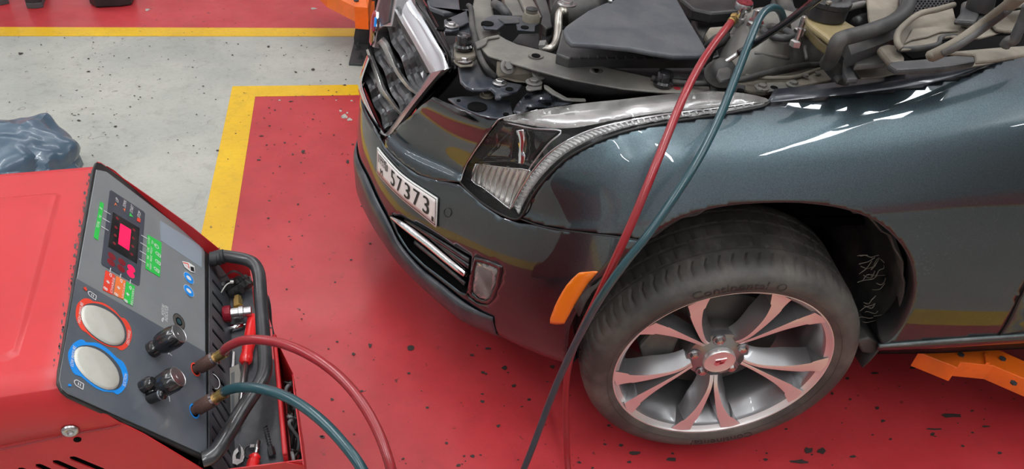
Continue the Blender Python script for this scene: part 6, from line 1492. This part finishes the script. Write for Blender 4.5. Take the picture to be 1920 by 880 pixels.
for x, y in ((672, 88), (676, 106)):
    p = W(x, y+3, z=.014); v, f = join_vf([lathe_vf([(.017, 0), (.017, .003), (.012, .0035)], p, MZ, 20), lathe_vf([(.012, .003), (.012, .016), (.0001, .016)], p, MZ, 6), lathe_vf([(.006, .016), (.006, .030), (.0001, .030)], p, MZ, 12)]); finish('anchor_bolt', v, f, M['darksteel'], lp_)
oc = lp_
prism('carriage_plate', [(560, -60), (612, -14), (664, 12), (690, 14), (702, -60)], .30, .07, M['orange'], oc, .002)
prism('carriage_lug', [(664, 12), (666, -6), (686, -4), (690, 14)], .33, .10, M['orange'], oc, .002)
lathe('carriage_bolt', [(.012, 0), (.012, .006), (.001, .007)], W(668, 2, z=.331), MZ, M['darksteel'], oc, seg=6, smooth=False)
prism('carriage_leg', [(690, 0), (702, -6), (702, 4), (692, 6)], .23, .229, M['orange'], oc, .001)
# black case at the top edge
bc = thing('tool_case', 'low black case on the far red floor, cut by the top edge', 'case', tuple(W(200, -10, z=0)))
prism('case_body', [(164, -34), (176, -40), (236, -44), (246, -36), (240, -22), (220, -19), (172, -17), (160, -24)], .09, .085, M['black'], bc, .006); prism('case_lid', [(166, -40), (236, -48), (244, -38), (236, -27), (168, -24)], .11, .018, M['gloss_black'], bc, .004)

# ---------------------------------------------------------------- worker at the top left, only a shoe in frame
pf0 = W(66, 17, z=0); pn = thing('person', 'person in dark shoes and trousers standing, cut by the top left edge', 'person', tuple(pf0))
fd = Vector((.25, -.97, 0)).normalized(); sd_ = Vector((fd.y, -fd.x, 0))
def shoe(o_, yaw):
    f_ = (Matrix.Rotation(yaw, 3, 'Z') @ fd); s_ = Vector((f_.y, -f_.x, 0))
    outl = [(-.02, -.036), (-.03, 0), (-.02, .036), (.06, .036), (.14, .045), (.22, .040), (.265, .015), (.27, -.01), (.25, -.035), (.18, -.045), (.08, -.034)]
    prism_pts('shoe_sole', [o_+f_*a+s_*b+MZ*.028 for a, b in outl], (0, 0, -.027), M['sole'], pn, bevel=.003)
    R = []
    for z, k, sh_ in ((.028, .98, 0), (.055, .95, 0), (.075, .78, -.02), (.085, .45, -.05)):
        R.append([o_+f_*(a*k+(.10*(1-k))+sh_)+s_*b*k+MZ*z for a, b in outl])
    n = len(outl); V = [p for r in R for p in r]; F = [(k*n+i, k*n+(i+1) % n, (k+1)*n+(i+1) % n, (k+1)*n+i) for k in range(3) for i in range(n)]+[tuple(3*n+i for i in range(n))]
    finish('shoe_upper', V, F, M['shoe'], pn, smooth=True)
    return o_+f_*.035
f1_ = shoe(pf0+fd*.03, .0); f2__ = shoe(pf0+fd*.10-sd_*-.20*1-sd_*.36, .25)
hipc = (f1_+f2__)/2+MZ*.92+fd*.03
sk = [(f1_+MZ*.07, .033), (f1_+MZ*.12, .038), (f1_+MZ*.32+fd*-.01, .058), (f1_+MZ*.48+fd*.02, .056), (hipc+(f1_-f2__).normalized()*.09, .085),
      (hipc, .12), (hipc+MZ*.22, .12), (hipc+MZ*.42, .14), (hipc+MZ*.52, .055), (hipc+MZ*.58+fd*.02, .055), (hipc+MZ*.68+fd*.03, .095), (hipc+MZ*.76+fd*.02, .075),
      (hipc-(f1_-f2__).normalized()*.09, .085), (f2__+MZ*.48+fd*.02, .056), (f2__+MZ*.32, .058), (f2__+MZ*.12, .038), (f2__+MZ*.07, .033)]
lat = (f1_-f2__); lat.z = 0; lat.normalize()
arms = []
for s_ in (1, -1): arms += [(hipc+MZ*.45+lat*.19*s_, .06), (hipc+MZ*.18+lat*.24*s_, .042), (hipc+MZ*-.05+lat*.24*s_+fd*.10, .030), (hipc+MZ*-.14+lat*.24*s_+fd*.13, .026)]
pts = [a for a, b in sk]+[a for a, b in arms]; rad_ = [b for a, b in sk]+[b for a, b in arms]
ed = [(0, 1), (1, 2), (2, 3), (3, 4), (4, 5), (5, 6), (6, 7), (7, 8), (8, 9), (9, 10), (10, 11), (5, 12), (12, 13), (13, 14), (14, 15), (15, 16), (7, 17), (17, 18), (18, 19), (19, 20), (7, 21), (21, 22), (22, 23), (23, 24)]
me = bpy.data.meshes.new('body'); me.from_pydata([tuple(p-pf0) for p in pts], ed, []); me.materials.append(M['cloth'])
ob = bpy.data.objects.new('body', me); COL.objects.link(ob); ob.parent = pn
md = ob.modifiers.new('skin', 'SKIN')
for i, r_ in enumerate(rad_): me.skin_vertices[0].data[i].radius = (r_, r_*.85)
me.skin_vertices[0].data[5].use_root = True
ob.modifiers.new('sub', 'SUBSURF').levels = 2; ob.modifiers['sub'].render_levels = 2
for f_ in (f1_, f2__): tube('ankle', [f_+MZ*.05, f_+MZ*.16], [.036, .040], M['skin'], pn, seg=16, sub=3)
